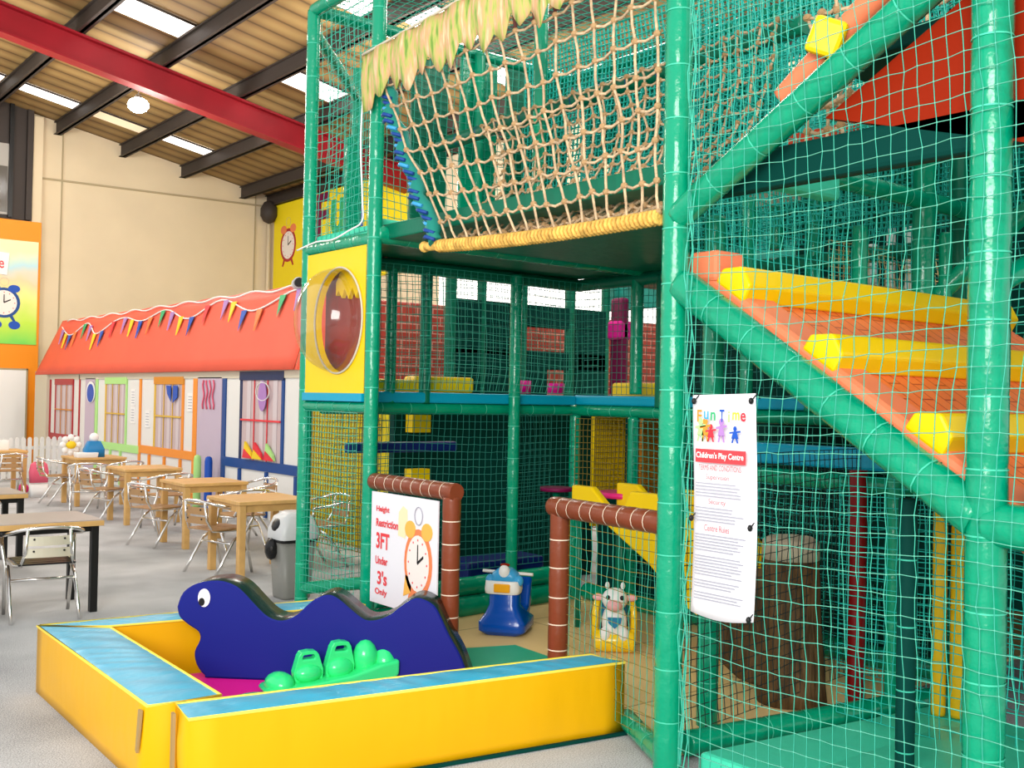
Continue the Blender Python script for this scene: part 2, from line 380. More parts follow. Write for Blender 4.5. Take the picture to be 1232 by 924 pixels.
sh = lambda a, b, d: (a, d, b)
for y0, y1, h0, h1 in ((18.36, 18.64, -.82, -.78), (18.47, 18.53, -.80, -.34), (18.36, 18.64, -.36, -.32)):
    mb.prism([(-1, rz(-1)+h0), (12, rz(12)+h0), (12, rz(12)+h1), (-1, rz(-1)+h1)], sh, y0, y1, 'red_beam')
struct(mb.build('trim_%d' % k))
wn = 0
for x0, x1, y0, y1, m_ in ((5.38, 6.66, 20.15, 20.85, 'skyglow'), (8.28, 9.56, 20.05, 20.7, 'skyglow'), (5.38, 6.66, 23.0, 23.6, 'skyglow'), (6.84, 8.1, 23.0, 23.6, 'skyfaint'), (8.28, 9.56, 22.9, 23.5, 'skyglow'),
                           (5.38, 6.66, 16.8, 17.6, 'skyglow'), (8.28, 9.56, 16.8, 17.6, 'skyglow'), (6.84, 8.1, 13.2, 14, 'skyglow'), (8.28, 9.56, 12.6, 13.5, 'skyglow'), (9.75, 11.1, 13, 13.9, 'skyglow'), (6.84, 8.1, 10, 10.9, 'skyglow'), (3.95, 5.2, 23, 23.6, 'skyglow'), (3.95, 5.2, 20.1, 20.8, 'skyglow')):
    wn += 1; mb = MB(); mb.prism([(x0, rz(x0)-.02), (x1, rz(x1)-.02), (x1, rz(x1)-.008), (x0, rz(x0)-.008)], sh, y0, y1, m_); mb.tube([(x0, y0, rz(x0)-.03), (x1, y0, rz(x1)-.03)], .02, 'dark_beam', 6)
    struct(mb.build('window_%d' % wn))
wn += 1; struct(MB().box(11.95, 12.0, 8.0, 17.3, 2.7, 4.5, 'white_glow').build('window_%d' % wn))  # glowing strip added so the side wall reads white through the frame
# gable wall details
wn += 1; mb = MB().box(4.3, 6.2, 24.9, 25.02, 5.38, 8.1, 'dark_beam'); mb.box(4.4, 5.75, 24.86, 24.92, 5.45, 7.0, 'grey_steel'); mb.box(4.4, 5.7, 24.84, 24.9, 5.5, 6.5, 'glass_dark'); mb.box(5.72, 5.80, 24.8, 24.9, 5.4, 8, 'black'); mb.box(6.08, 6.2, 24.8, 24.9, 5.38, 8.1, 'dark_beam'); struct(mb.build('window_%d' % wn))
k += 1; mb = MB().box(6.22, 6.42, 24.86, 25.02, 0, 7.7, 'cream_wall').box(6.86, 6.885, 24.97, 25.01, 0, 7.6, 'cream_line').box(11.55, 11.57, 24.97, 25.01, 3, 6.7, 'cream_line'); struct(mb.build('trim_%d' % k))
k += 1; mb = MB(); mb.prism([(6.4, 6.35), (12, 6.42), (12, 6.46), (6.4, 6.39)], sh, 24.96, 25.01, 'cream_line'); struct(mb.build('trim_%d' % k))
k += 1; mb = MB(); mb.tube([(11.88, 24.85, 0), (11.88, 24.85, 6.5)], .05, 'cream_wall'); mb.ball((11.8, 24.7, 6.25), (.22, .25, .3), 'dark_beam'); struct(mb.build('trim_%d' % k))

# orange wall panel, white board, poster
mb = MB().box(4.2, 6.42, 24.82, 24.90, .02, 5.35, 'orange_wall'); tag(mb.build('wall_panel', bevel=.01), 'tall orange painted wall panel at the left edge', 'wall panel')
mb = MB().box(4.9, 6.2, 24.755, 24.81, .0, 2.1, 'white').box(4.9, 6.2, 24.75, 24.77, 2.06, 2.1, 'cream_line').box(6.16, 6.2, 24.75, 24.77, .55, 2.1, 'cream_line'); tag(mb.build('notice_board', bevel=.005), 'plain white board low on the orange panel', 'board')
pt = thing('poster', (5.6, 24.8, 2.63), 'green and yellow rainbow poster with a blue clock on the orange panel', 'poster')
MB().box(4.3, 6.36, 24.79, 24.82, 2.63, 4.9, 'poster_art').build('poster_sheet', pt)
mb = MB(); M = faceY(5.68, 24.785, 3.52); plain_clock(mb, M, .0, 0, .33, .33, 'f_blue', 'fl_blue'); disc(mb, M, .0-.15, -.48, .12, .09, .004, 'fl_blue'); disc(mb, M, .22, -.48, .12, .09, .004, 'fl_blue'); mb.build('clock_picture', pt)
mb = MB(); mb.prism([(4.9, 4.2), (5.72, 4.12), (5.76, 4.6), (4.9, 4.66)], lambda a, b, d: (a, d, b), 24.75, 24.785, 'white'); mb.build('painted_board', pt)
text('lettering', 'Fun Time', .95, .24, faceY(5.18, 24.745, 4.38), 'text_red', pt, bold=.01)
# mural on the side wall
mu = thing('wall_mural', (11.98, 22, 4.3), 'yellow wall mural reading Fun with a plain clock picture', 'mural')
MB().box(11.95, 12.0, 17.5, 24.7, 4.25, 6.62, 'mural_yellow').build('mural_panel', mu)
mb = MB(); plain_clock(mb, faceX(11.95, 23.9, 5.35), 0, 0, .42, .42, 'f_red', 'clock_orange'); mb.build('clock_picture', mu)
for ch, y, z, hh, m_ in (('F', 22.15, 5.85, 1.1, 'maroon'), ('u', 21.45, 5.75, .85, 'fl_green'), ('n', 20.6, 5.78, .75, 'fl_blue')):
    text('letter', ch, .6, hh, faceX(11.945, y, z), m_, mu, bold=.03)

# high bay lamp (the bright one) and its sisters out of sight over the hall
def bay_lamp(x, y, label, group, en=500):
    t = thing('bay_lamp', (x, y, 7.05), label, 'lamp', group)
    zz = rz(x)-.28; mb = MB(); mb.tube([(x, y, 7.12), (x, y, zz)], .008, 'dark_beam', 6); mb.build('cable', t)
    mb = MB(); mb.tube([(x, y, 6.95), (x, y, 7.0), (x, y, 7.06), (x, y, 7.14)], [.2, .17, .08, .05], 'grey_steel', 16, cap=False); mb.build('reflector', t, solid=.004)
    mb = MB(); mb.ball((x, y, 6.95), (.19, .19, .14), 'lampglow', 14); mb.build('bulb', t)
    l = bpy.data.lights.new('bay_light', 'POINT'); l.energy = en; l.color = (1, .95, .86); l.shadow_soft_size = .25
    o = bpy.data.objects.new('bay_light', l); COL.objects.link(o); o.location = (x, y, 5.9)
bay_lamp(6.7, 19.6, 'bright white high bay lamp glowing under the red roof beam', None, 170)
for x, y, lab in ((2.5, 14, 'a'), (8.5, 13.5, 'b'), (2.5, 20, 'c')):
    l = bpy.data.lights.new('bay_light', 'POINT'); l.energy = 330; l.color = (1, .94, .84); l.shadow_soft_size = .6; l.specular_factor = .2
    o = bpy.data.objects.new('bay_light', l); COL.objects.link(o); o.location = (x, y, 5.6)
l = bpy.data.lights.new('front_fill', 'AREA'); l.shape = 'RECTANGLE'; l.size = 4; l.size_y = 2.6; l.energy = 540; l.color = (1, .97, .92)  # fill lamp added behind the camera to brighten the play frame interior, no fixture
o = bpy.data.objects.new('front_fill', l); COL.objects.link(o); o.location = (-2.8, -1.0, 3.4); o.rotation_euler = Vector((7.4, 5.2, -2.6)).to_track_quat('-Z', 'Y').to_euler()
for x, y, z, e in ((7.5, 2.2, 6.3, 300), (7.5, 8, 6.3, 350)):
    l = bpy.data.lights.new('bay_light', 'POINT'); l.energy = e; l.color = (1, .96, .88); l.shadow_soft_size = .8; l.specular_factor = .1
    o = bpy.data.objects.new('bay_light', l); COL.objects.link(o); o.location = (x, y, z)

# ------------------------------------------------------------------ playhouse
ph = thing('playhouse', (6.3, 18, 0), 'row of white play shopfronts with coloured frames under the red awning', 'playhouse')
mb = MB().box(6.2, 6.3, 11.2, 23.85, 0, 2.02, 'panel_white'); mb.box(6.18, 6.2, 11.2, 23.85, 1.86, 2.0, 'panel_beige'); mb.box(6.3, 9, 23.7, 23.85, 0, 2.0, 'panel_beige').box(6.12, 6.2, 22.98, 23.85, 0, 2.03, 'panel_beige'); mb.build('facade', ph)
def fb(name, m, y0, y1, z0, z1, t=.03, par=ph, x=6.2):
    return MB().box(x-t, x, y0, y1, z0, z1, m).build(name, par, bevel=.004)
def shop(y0, y1, wy0, wy1, zt, zb, mt, ml, mr, mrail, mthin, thin=.06, vl=True):
    # rail along the bottom, window frame with thick head
    fr = MB(); fr.box(6.17, 6.2, wy0, wy1, zt, zt+.12, mt).box(6.18, 6.2, wy1-.07, wy1, zb, zt, ml).box(6.18, 6.2, wy0, wy0+.07, zb, zt, mr)
    fo = fr.build('window_frame', ph, bevel=.004)
    MB().box(6.19, 6.198, wy0+.07, wy1-.07, zb, zt, 'pane_pink').build('pane', fo)
    c = MB()
    n = 3
    for i in range(n):
        yc = wy0+.07+(wy1-wy0-.14)*(i+.5)/n; c.box(6.184, 6.188, yc-.08, yc+.04, zb, zt, 'curtain')
    c.build('curtain', fo)
    mu_ = MB(); mu_.box(6.165, 6.185, wy0+.07, wy1-.07, zb+(zt-zb)*.5-.012, zb+(zt-zb)*.5+.012, mthin)
    for a in (1/3, 2/3): yc = wy0+.07+(wy1-wy0-.14)*a; mu_.box(6.176, 6.185, yc-.008, yc+.008, zb, zt, mthin)
    mu_.build('muntins', fo)
    fb('bottom_rail', mrail, y0, y1, zb-.13, zb, .025)
    return fo
shop(21.0, 22.95, 21.36, 22.6, 1.75, .77, 'f_red', 'f_red', 'f_red', 'f_red', 'f_dorange')
shop(17.65, 20.0, 18.3, 19.45, 1.77, .735, 'f_green', 'f_yellow', 'f_green', 'f_green', 'f_yellow')
shop(15.3, 17.65, 15.75, 17.0, 1.77, .76, 'f_dorange', 'f_yellow', 'f_orange', 'f_orange', 'f_yellow')
wf = shop(11.2, 14.3, 12.39, 13.72, 1.83, .755, 'f_navy', 'f_navy', 'f_blue', 'f_blue', 'red_thin')
for y, m_, w_ in ((22.95, 'f_red', .08), (20.98, 'f_red', .06), (19.95, 'f_green', .14), (17.65, 'f_orange', .09), (15.3, 'f_orange', .16), (14.25, 'f_blue', .12)):
    fb('corner_post', m_, y-w_/2, y+w_/2, .02, 1.86 if y != 20.98 else 1.95, .02)
for y0, y1, m_ in ((18.3, 19.9, 'f_green'), (15.5, 17.5, 'f_orange'), (11.6, 14.1, 'f_blue')):
    for i in range(3):
        y = y0+(y1-y0)*(i+.5)/3; fb('lower_batten', m_, y-.035, y+.035, .02, .62, .03)
fb('door_panel', 'lilac', 20.0, 20.6, .05, 1.88, .02); fb('door_panel', 'lilac', 14.33, 15.2, .05, 1.88, .02)
mb = MB(); M = faceX(6.17, 20.35, 1.62); disc(mb, M, .12, .0, .26, .2, .006, 'white'); disc(mb, M, .12, -.02, .2, .17, .012, 'fl_blue'); mb.build('decal', ph)
mb = MB(); M = faceX(6.16, 16.15, 1.62); mb.prism([(-.25, .13), (-.05, .13), (-.05, -.12), (-.2, 0)], lambda a, b, d: M @ Vector((a, b, d)), 0, .008, 'fl_blue'); mb.prism([(.03, .13), (.22, .13), (.22, -.05), (.03, -.14)], lambda a, b, d: M @ Vector((a, b, d)), 0, .008, 'fl_blue'); mb.build('decal', wf.parent)
mb = MB(); M = faceX(6.155, 12.95, 1.62); disc(mb, M, 0, 0, .12, .2, .008, 'fl_purple'); pring(mb, M, 0, .06, .2, .12, .008, 'panel_white', .004); mb.build('decal', ph)
mb = MB()
for q in range(4):
    y = 14.95-q*.12; mb.tube([(6.165, y+.03*math.sin(t*1.3+q), 1.83-t*.06) for t in range(8)], .012, 'pink', 6)
mb.build('decal', ph)
for y, m_ in ((13.35, 'fl_yellow'), (13.05, 'red_thin'), (12.7, 'f_green')):
    MB().prism([(y+.14, .78), (y-.14, .78), (y-.1, .86), (y+.1, 1.0)], lambda a, b, d: (d, a, b), 6.14, 6.17, m_).prism([(y+.14, .78), (y-.14, .78), (y-.12, .80), (y+.1, .90)], lambda a, b, d: (d, a, b), 6.13, 6.17, 'red_thin' if m_ != 'red_thin' else 'fl_yellow').build('flower_picture', ph)
for y, z in ((18.0, 1.55), (18.0, 1.25), (17.3, 1.2), (15.5, 1.5), (11.75, 1.35)):
    mb = MB().box(6.185, 6.2, y-.1, y+.1, z-.14, z+.14, 'white')
    for i in range(5): mb.box(6.182, 6.186, y-.08, y+.06, z-.1+i*.045, z-.09+i*.045, 'text_grey')
    mb.build('paper_notice', ph)
aw = thing('awning', (6.3, 18, 2), 'long sloping red fabric awning over the play shopfronts', 'awning')
mb = MB()
def awf(a, b):
    y = 12.0+(23.82-12.0)*a; z = 1.96+1.12*b; x = 6.12+.34*b
    y = y - max(0, a-.9)*b*7.0
    z += .007*math.sin(y*5)*b*b
    return (x, y, z)
mb.grid(awf, 60, 6, 'awning'); mb.build('canopy', aw, solid=.02)
MB().prism([(6.12, 1.96), (6.46, 3.07), (7.2, 3.07), (7.2, 1.96)], lambda a, b, d: (a, d, b), 11.94, 11.99, 'awning').build('end_panel', aw)
MB().prism([(6.46, 3.0), (7.3, 3.0), (7.3, 3.05), (6.46, 3.05)], lambda a, b, d: (a, d, b), 12.0, 23.0, 'awning').build('roof_sheet', aw)
# bunting
bu = thing('bunting', (6.3, 17, 2.9), 'white cord of small coloured triangular flags across the red awning', 'bunting')
ppts = [(22.9, 2.95), (22.1, 2.75), (21.2, 2.96), (20.46, 2.72), (19.6, 2.92), (19.0, 2.96), (18.1, 2.86), (17.1, 3.0), (16.0, 2.80), (14.9, 3.03), (13.7, 2.80), (12.7, 3.0), (12.3, 3.03)]
def spl(ps, n=6):
    o_ = []
    for i in range(len(ps)-1):
        p0 = ps[max(i-1, 0)]; p1 = ps[i]; p2 = ps[i+1]; p3 = ps[min(i+2, len(ps)-1)]
        for k_ in range(n):
            t = k_/n; o_.append(tuple(.5*((2*p1[c])+(-p0[c]+p2[c])*t+(2*p0[c]-5*p1[c]+4*p2[c]-p3[c])*t*t+(-p0[c]+3*p1[c]-3*p2[c]+p3[c])*t**3) for c in range(len(p1))))
    o_.append(tuple(ps[-1])); return o_
sp_ = spl(ppts); ax = lambda z: 6.12+.34*(z-1.96)/1.12-.045
MB().tube([(ax(z), y, z) for y, z in sp_], .012, 'white', 6).build('cord', bu)
MB().tube([(ax(3.05)-.01, 22.6-10.4*i/60, 3.06+.025*math.sin(i*.9)) for i in range(61)], .012, 'white', 6).build('cord', bu)
cs = ['fl_purple', 'fl_yellow', 'fl_blue', 'fl_orange', 'fl_green', 'fl_purple', 'fl_yellow', 'fl_blue', 'red_thin']
nf = 0
for y in (22.7, 22.4, 22.1, 21.8, 21.3, 20.9, 20.5, 20.1, 19.6, 19.0, 18.6, 18.15, 17.7, 17.2, 16.75, 16.3, 15.85, 15.35, 14.7, 14.4, 13.95, 13.45, 12.85, 12.4):
    z = min(sp_, key=lambda q: abs(q[0]-y))[1]; m_ = cs[nf % 9]; nf += 1; hh = .30
    mb = MB(); xx = ax(z)-.004; x2 = ax(z-hh)-.004
    b_ = len(mb.v); mb.v += [(xx, y+.09, z), (xx, y-.09, z), (x2, y+random.uniform(-.03, .03), z-hh), (xx-.01, y+.09, z), (xx-.01, y-.09, z), (x2-.01, y, z-hh)]
    kk = mb.mi(m_)
    for f_ in ((0, 1, 2), (5, 4, 3), (0, 3, 4, 1), (1, 4, 5, 2), (2, 5, 3, 0)): mb.f.append(f_); mb.m.append(kk); mb.s.append(0)
    mb.build('flag', bu)
mb = MB(); mb.tube([(6.46, 12.62, 3.10), (6.36, 12.4, 3.10)], [.085, .075], 'bin_lid', 12); mb.tube([(6.36, 12.4, 3.10), (6.32, 12.3, 3.10)], [.06, .055], 'black', 12); tag(mb.build('spotlight', bevel=0), 'small grey spotlight at the near top end of the red awning', 'light')
for y, m_, lab in ((14.75, 'f_green', 'short light green bollard by the shop door'), (14.35, 'fl_blue', 'short dark blue bollard by the shop door')):
    mb = MB(); mb.tube([(6.02, y, 0), (6.02, y, .02), (6.02, y, .68), (6.02, y, .73), (6.02, y, .75)], [.06, .055, .055, .045, .02], m_, 12); tag(mb.build('bollard'), lab, 'bollard')

# yellow wall panel behind the tables, seen through the netting
mb = MB(); mb.box(5.45, 5.52, 8.7, 10.2, .12, 1.62, 'mural_yellow')
tp = thing('padded_wall', (5.5, 9.5, 0), 'tall yellow padded wall behind the netting and the last cafe table', 'padded wall')
mb.build('panel', tp, bevel=.02); MB().box(5.40, 5.56, 10.2, 10.34, 0, 1.7, 'yellow').build('edge_pad', tp, bevel=.03)
mb, *_ = net((5.40, 8.75, .1), (5.40, 10.15, .1), (5.40, 10.15, 1.6), (5.40, 8.75, 1.6), .055, .006, 'netbrown', .01, .003, 44); mb.build('safety_net', tp)

# ------------------------------------------------------------------ fence, cafe tables, chairs
fe = thing('picket_fence', (5.1, 20.5, 0), 'white picket fence at the far end in front of the shopfronts', 'fence')
for i in range(19):
    a = i/18; x = 4.0+2.15*a; y = 20.0+.9*a; mb = MB(); h = .78
    mb.prism([(-.042, .04), (.042, .04), (.042, h-.04), (.03, h-.012), (0, h), (-.03, h-.012), (-.042, h-.04)], lambda a_, b_, d, x=x, y=y: (x+a_*.92, y+a_*.385+d, b_), -.012, .012, 'white'); mb.build('picket', fe)
for z in (.2, .58):
    mb = MB(); mb.prism([(0, z-.03), (2.2*1.06, z-.03), (2.2*1.06, z+.03), (0, z+.03)], lambda a_, b_, d: (3.97+a_*.922, 20.0+a_*.386+d, b_), .015, .035, 'white'); mb.build('rail', fe)

def make_table(name, lx, ly, label, top='wood', leg='wood', group='wooden cafe tables'):
    t = thing(name, (0, 0, 0), label, 'table', group); h = .69
    if top == 'wood': MB().box(-lx/2, lx/2, -ly/2, ly/2, h-.035, h, 'wood').build('tabletop', t, bevel=.006)
    else:
        o_ = MB().box(-lx/2, lx/2, -ly/2, ly/2, h-.045, h-.006, 'wood').build('tabletop', t, bevel=.003); MB().box(-lx/2+.004, lx/2-.004, -ly/2+.004, ly/2-.004, h-.006, h, 'grey_top').build('laminate', o_)
    if leg == 'wood':
        mb = MB()
        for s_ in (-1, 1): mb.box(-lx/2+.05, lx/2-.05, s_*(ly/2-.045)-.01, s_*(ly/2-.045)+.01, h-.10, h-.035, 'wood').box(s_*(lx/2-.045)-.01, s_*(lx/2-.045)+.01, -ly/2+.05, ly/2-.05, h-.10, h-.035, 'wood')
        mb.build('apron', t)
        for sx in (-1, 1):
            for sy in (-1, 1): MB().box(sx*(lx/2-.045)-.032, sx*(lx/2-.045)+.032, sy*(ly/2-.045)-.032, sy*(ly/2-.045)+.032, 0, h-.035, 'wood').build('leg', t, bevel=.006)
    else:
        for sx in (-1, 1):
            for sy in (-1, 1): MB().box(sx*(lx/2-.05)-.027, sx*(lx/2-.05)+.027, sy*(ly/2-.07)-.027, sy*(ly/2-.07)+.027, 0, h-.045, 'black').build('leg', t, bevel=.004)
        MB().box(-lx/2+.05, lx/2-.05, -ly/2+.06, -ly/2+.08, h-.09, h-.045, 'black').box(-lx/2+.05, lx/2-.05, ly/2-.08, ly/2-.06, h-.09, h-.045, 'black').build('apron', t)
    return t
ta = make_table('cafe_table', .72, .72, 'nearest light wood cafe table beside the grey bin')
ta.location = (4.33, 9.13, 0)
dup(ta, (4.62, 11.13, 0), 0, 'second light wood cafe table from the grey bin')
dup(ta, (4.78, 13.42, 0), 0, 'light wood cafe table third along from the grey bin')
dup(ta, (4.90, 15.85, 0), 0, 'farthest light wood cafe table of the row holding the blue bag')
dup(ta, (4.08, 17.95, 0), 0, 'light wood cafe table at the left edge in front of the picket fence')
tb = make_table('dining_table', 1.35, .70, 'near grey topped dining table with wooden edge and black legs', 'grey', 'black', 'grey topped tables on black legs'); tb.location = (1.90, 8.39, 0)
dup(tb, (1.96, 10.75, 0), 0, 'farther grey topped table on black legs behind the near one')

def make_chair(label, slat, seat, group):
    t = thing('cafe_chair', (0, 0, 0), label, 'chair', group)
    r_ = .0135; mb = MB()
    loop = spl([(-.25, .20, .585), (-.265, .05, .60), (-.25, -.14, .63), (-.17, -.245, .665), (0, -.275, .68), (.17, -.245, .665), (.25, -.14, .63), (.265, .05, .60), (.25, .20, .585)], 4)
    mb.tube(loop, r_, 'alu', 8); mb.build('arm_loop', t)
    mb = MB()
    for s_ in (-1, 1):
        mb.tube([(s_*.14, -.262, .675), (s_*.15, -.24, .5), (s_*.17, -.19, .405), (s_*.2, -.1, .40), (s_*.205, .2, .405)], r_*.9, 'alu', 7)
    mb.tube([(-.205, .2, .405), (.205, .2, .405)], r_*.9, 'alu', 7); mb.tube([(-.21, -.02, .28), (.21, -.02, .28)], r_*.8, 'alu', 7); mb.build('frame', t)
    for s_ in (-1, 1):
        MB().tube([(s_*.25, .20, .585), (s_*.245, .19, .5), (s_*.23, .12, .36), (s_*.225, .17, .2), (s_*.22, .22, .0)], r_, 'alu', 8).build('leg', t)
        MB().tube([(s_*.215, .10, .37), (s_*.22, .0, .30), (s_*.225, -.10, .15), (s_*.225, -.20, .0)], r_, 'alu', 8).build('leg', t)
    mb = MB()
    for i in range(5): y = -.17+i*.085; mb.box(-.19, .19, y-.036, y+.036, .408, .42, seat)
    mb.build('seat', t, bevel=.004)
    mb = MB()
    for z, y in ((.585, -.255), (.50, -.243)):
        mb.prism([(-.16+.32*i/8, -.02*(1-((i-4)/4)**2)) for i in range(9)]+[(.16-.32*i/8, .012-.02*(1-((i-4)/4)**2)) for i in range(9)], lambda a, b, d, y=y: (a, y+b+.005, d), z-.032, z+.032, slat)
        for s_ in (-1, 1): mb.ball((s_*.1, y-.02, z+.015), .008, 'black', 6)
    mb.build('backrest', t)
    return t
cA = make_chair('silver chair with olive slats and dark seat tucked under the near grey table', 'alu_slat', 'black_plastic', 'aluminium chairs at the grey tables'); cA.location = (2.16, 8.10, 0); cA.rotation_euler = (0, 0, -.1)
g1 = 'aluminium chairs at the grey tables'
dup(cA, (1.72, 8.72, 0), PI+.15, 'silver chair on the far side of the near grey table, cut by the left edge', g1)
dup(cA, (1.50, 8.05, 0), .1, 'silver chair cut off by the left edge at the near grey table', g1)
dup(cA, (2.1, 10.35, 0), .0, 'silver chair at the farther grey table near the left edge', g1)
cB = make_chair('silver chair with wooden slats behind the nearest wood table', 'wood_slat', 'wood_slat', 'aluminium chairs along the wooden tables'); cB.location = (4.05, 9.42, 0); cB.rotation_euler = (0, 0, -PI/2+.25)
g2 = 'aluminium chairs along the wooden tables'
cB.location = (4.0, 9.28, 0)
dup(cB, (4.95, 9.12, 0), PI/2, 'silver chair behind the grey bin on the right of the nearest wood table', g2)
dup(cB, (4.15, 11.25, 0), -PI/2+.3, 'silver chair on the left of the second wood table', g2)
dup(cB, (4.62, 10.2, 0), .1, 'silver chair between the nearest and second wood tables', g2)
dup(cB, (5.2, 11.2, 0), PI/2, 'silver chair between the second wood table and the shopfronts', g2)
dup(cB, (4.35, 13.65, 0), -PI/2+.2, 'silver chair on the left of the third wood table', g2)
dup(cB, (4.75, 12.55, 0), .1, 'silver chair between the second and third wood tables', g2)
dup(cB, (4.5, 14.75, 0), -.3, 'silver chair behind the third wood table facing the far table', g2)
dup(cB, (4.45, 16.0, 0), -PI/2, 'silver chair on the left of the farthest wood table', g2)
dup(cB, (5.0, 14.95, 0), .2, 'silver chair in front of the farthest wood table', g2)
dup(cB, (4.05, 17.25, 0), .05, 'silver chair with wooden slats at the left edge wood table', g2)

# bin
bn = thing('litter_bin', (4.02, 7.84, 0), 'grey litter bin with pale swing lid and black bag beside the green post', 'bin')
mb = MB()
def rrect(w_, d_, z, rr=.05, n=5):
    o_ = []
    for cx, cy, a0 in ((w_-rr, d_-rr, 0), (-w_+rr, d_-rr, PI/2), (-w_+rr, -d_+rr, PI), (w_-rr, -d_+rr, 1.5*PI)):
        for i in range(n): a = a0+PI/2*i/(n-1); o_.append((cx+rr*math.cos(a), cy+rr*math.sin(a), z))
    return o_
def loftbox(mb, secs, m, ox, oy, M=None, smooth=1):
    k_ = mb.mi(m); b_ = len(mb.v); n = len(secs[0])
    for s_ in secs: mb.v += [(x+ox, y+oy, z) for x, y, z in s_]
    for i in range(len(secs)-1):
        for j in range(n): j2 = (j+1) % n; mb.f.append((b_+i*n+j, b_+i*n+j2, b_+(i+1)*n+j2, b_+(i+1)*n+j)); mb.m.append(k_); mb.s.append(smooth)
    mb.f.append(tuple(b_+j for j in reversed(range(n)))); mb.m.append(k_); mb.s.append(0)
    mb.f.append(tuple(b_+(len(secs)-1)*n+j for j in range(n))); mb.m.append(k_); mb.s.append(0)
loftbox(mb, [rrect(.125, .11, 0), rrect(.13, .115, .02), rrect(.155, .135, .46)], 'bin_grey', 4.02, 7.84); mb.build('body', bn)
mb = MB(); loftbox(mb, [rrect(.155, .138, .455), rrect(.168, .148, .46), rrect(.165, .145, .485), rrect(.156, .137, .49)], 'bag_black', 4.02, 7.84)
mb.ball((3.84, 7.86, .40), (.05, .07, .09), 'bag_black', 10); mb.build('bin_bag', bn)
mb = MB(); loftbox(mb, [rrect(.17, .15, .48), rrect(.168, .148, .56), rrect(.13, .125, .66), rrect(.06, .09, .70)], 'bin_lid', 4.02, 7.84); lid = mb.build('lid', bn, bevel=.004)
mb = MB(); mb.ball((3.885, 7.84, .60), (.03, .085, .065), 'black_plastic', 12, Matrix.Rotation(.5, 3, 'Y')); mb.build('flap', lid)

# items on/around tables
bg = thing('handbag', (4.85, 15.7, .69), 'blue and white bag standing on the farthest wood table', 'bag')
mb = MB(); loftbox(mb, [rrect(.14, .08, .69, .03), rrect(.14, .08, .80, .03), rrect(.09, .05, .92, .03)], 'blue_bag', 4.85, 15.7); mb.build('body', bg); mb = MB(); mb.ball((4.85, 15.7, .97), (.07, .05, .07), 'white', 10); mb.build('clasp', bg)
mb = MB(); loftbox(mb, [rrect(.14, .09, .69, .02), rrect(.15, .1, .76, .02)], 'white', 4.72, 15.62); tag(mb.build('paper_box', bevel=.004), 'low white box beside the blue bag on the farthest table', 'box')
fl = thing('flower_toy', (4.63, 16.05, .69), 'white and yellow daisy shaped toy at the far end of the wooden tables', 'toy')
mb = MB()
for i in range(8): a = i*PI/4; mb.ball((4.63+.11*math.cos(a), 16.05, .85+.11*math.sin(a)), (.05, .02, .05), 'white', 8)
mb.build('petals', fl); MB().ball((4.63, 16.03, .85), (.075, .03, .06), 'fl_yellow', 10).build('centre', fl); MB().tube([(4.63, 16.05, .69), (4.63, 16.05, .78)], .02, 'white', 8).build('stem', fl)
pb = thing('backpack', (4.55, 16.9, 0), 'pink toy pushchair seat standing before the picket fence', 'toy')
mb = MB(); loftbox(mb, [rrect(.13, .06, .22, .04), rrect(.14, .07, .38, .05), rrect(.12, .06, .50, .05), rrect(.07, .04, .54, .03)], 'pink', 4.5, 17.2); mb.build('seat', pb)
mb = MB(); loftbox(mb, [rrect(.12, .07, .0, .03), rrect(.13, .07, .20, .03)], 'white', 4.5, 17.2); mb.build('base', pb)
pb.name = 'toy_pushchair'
tag(MB().ball((4.42, 17.75, .085), .085, 'hotpink', 14).build('toy_ball'), 'small hot pink ball on the carpet by the picket fence', 'ball')
mb = MB(); loftbox(mb, [rrect(.13, .08, .69, .02), rrect(.13, .08, .84, .02)], 'white', 4.1, 17.95); tag(mb.build('paper_bag', bevel=.004), 'white bag on the wood table at the left edge', 'bag')
mb = MB(); mb.tube([(3.95, 18.0, .69), (3.95, 18.0, .86), (3.95, 18.0, .9)], [.05, .05, .03], 'black', 12); tag(mb.build('drinks_bottle'), 'dark bottle on the wood table at the left edge', 'bottle')

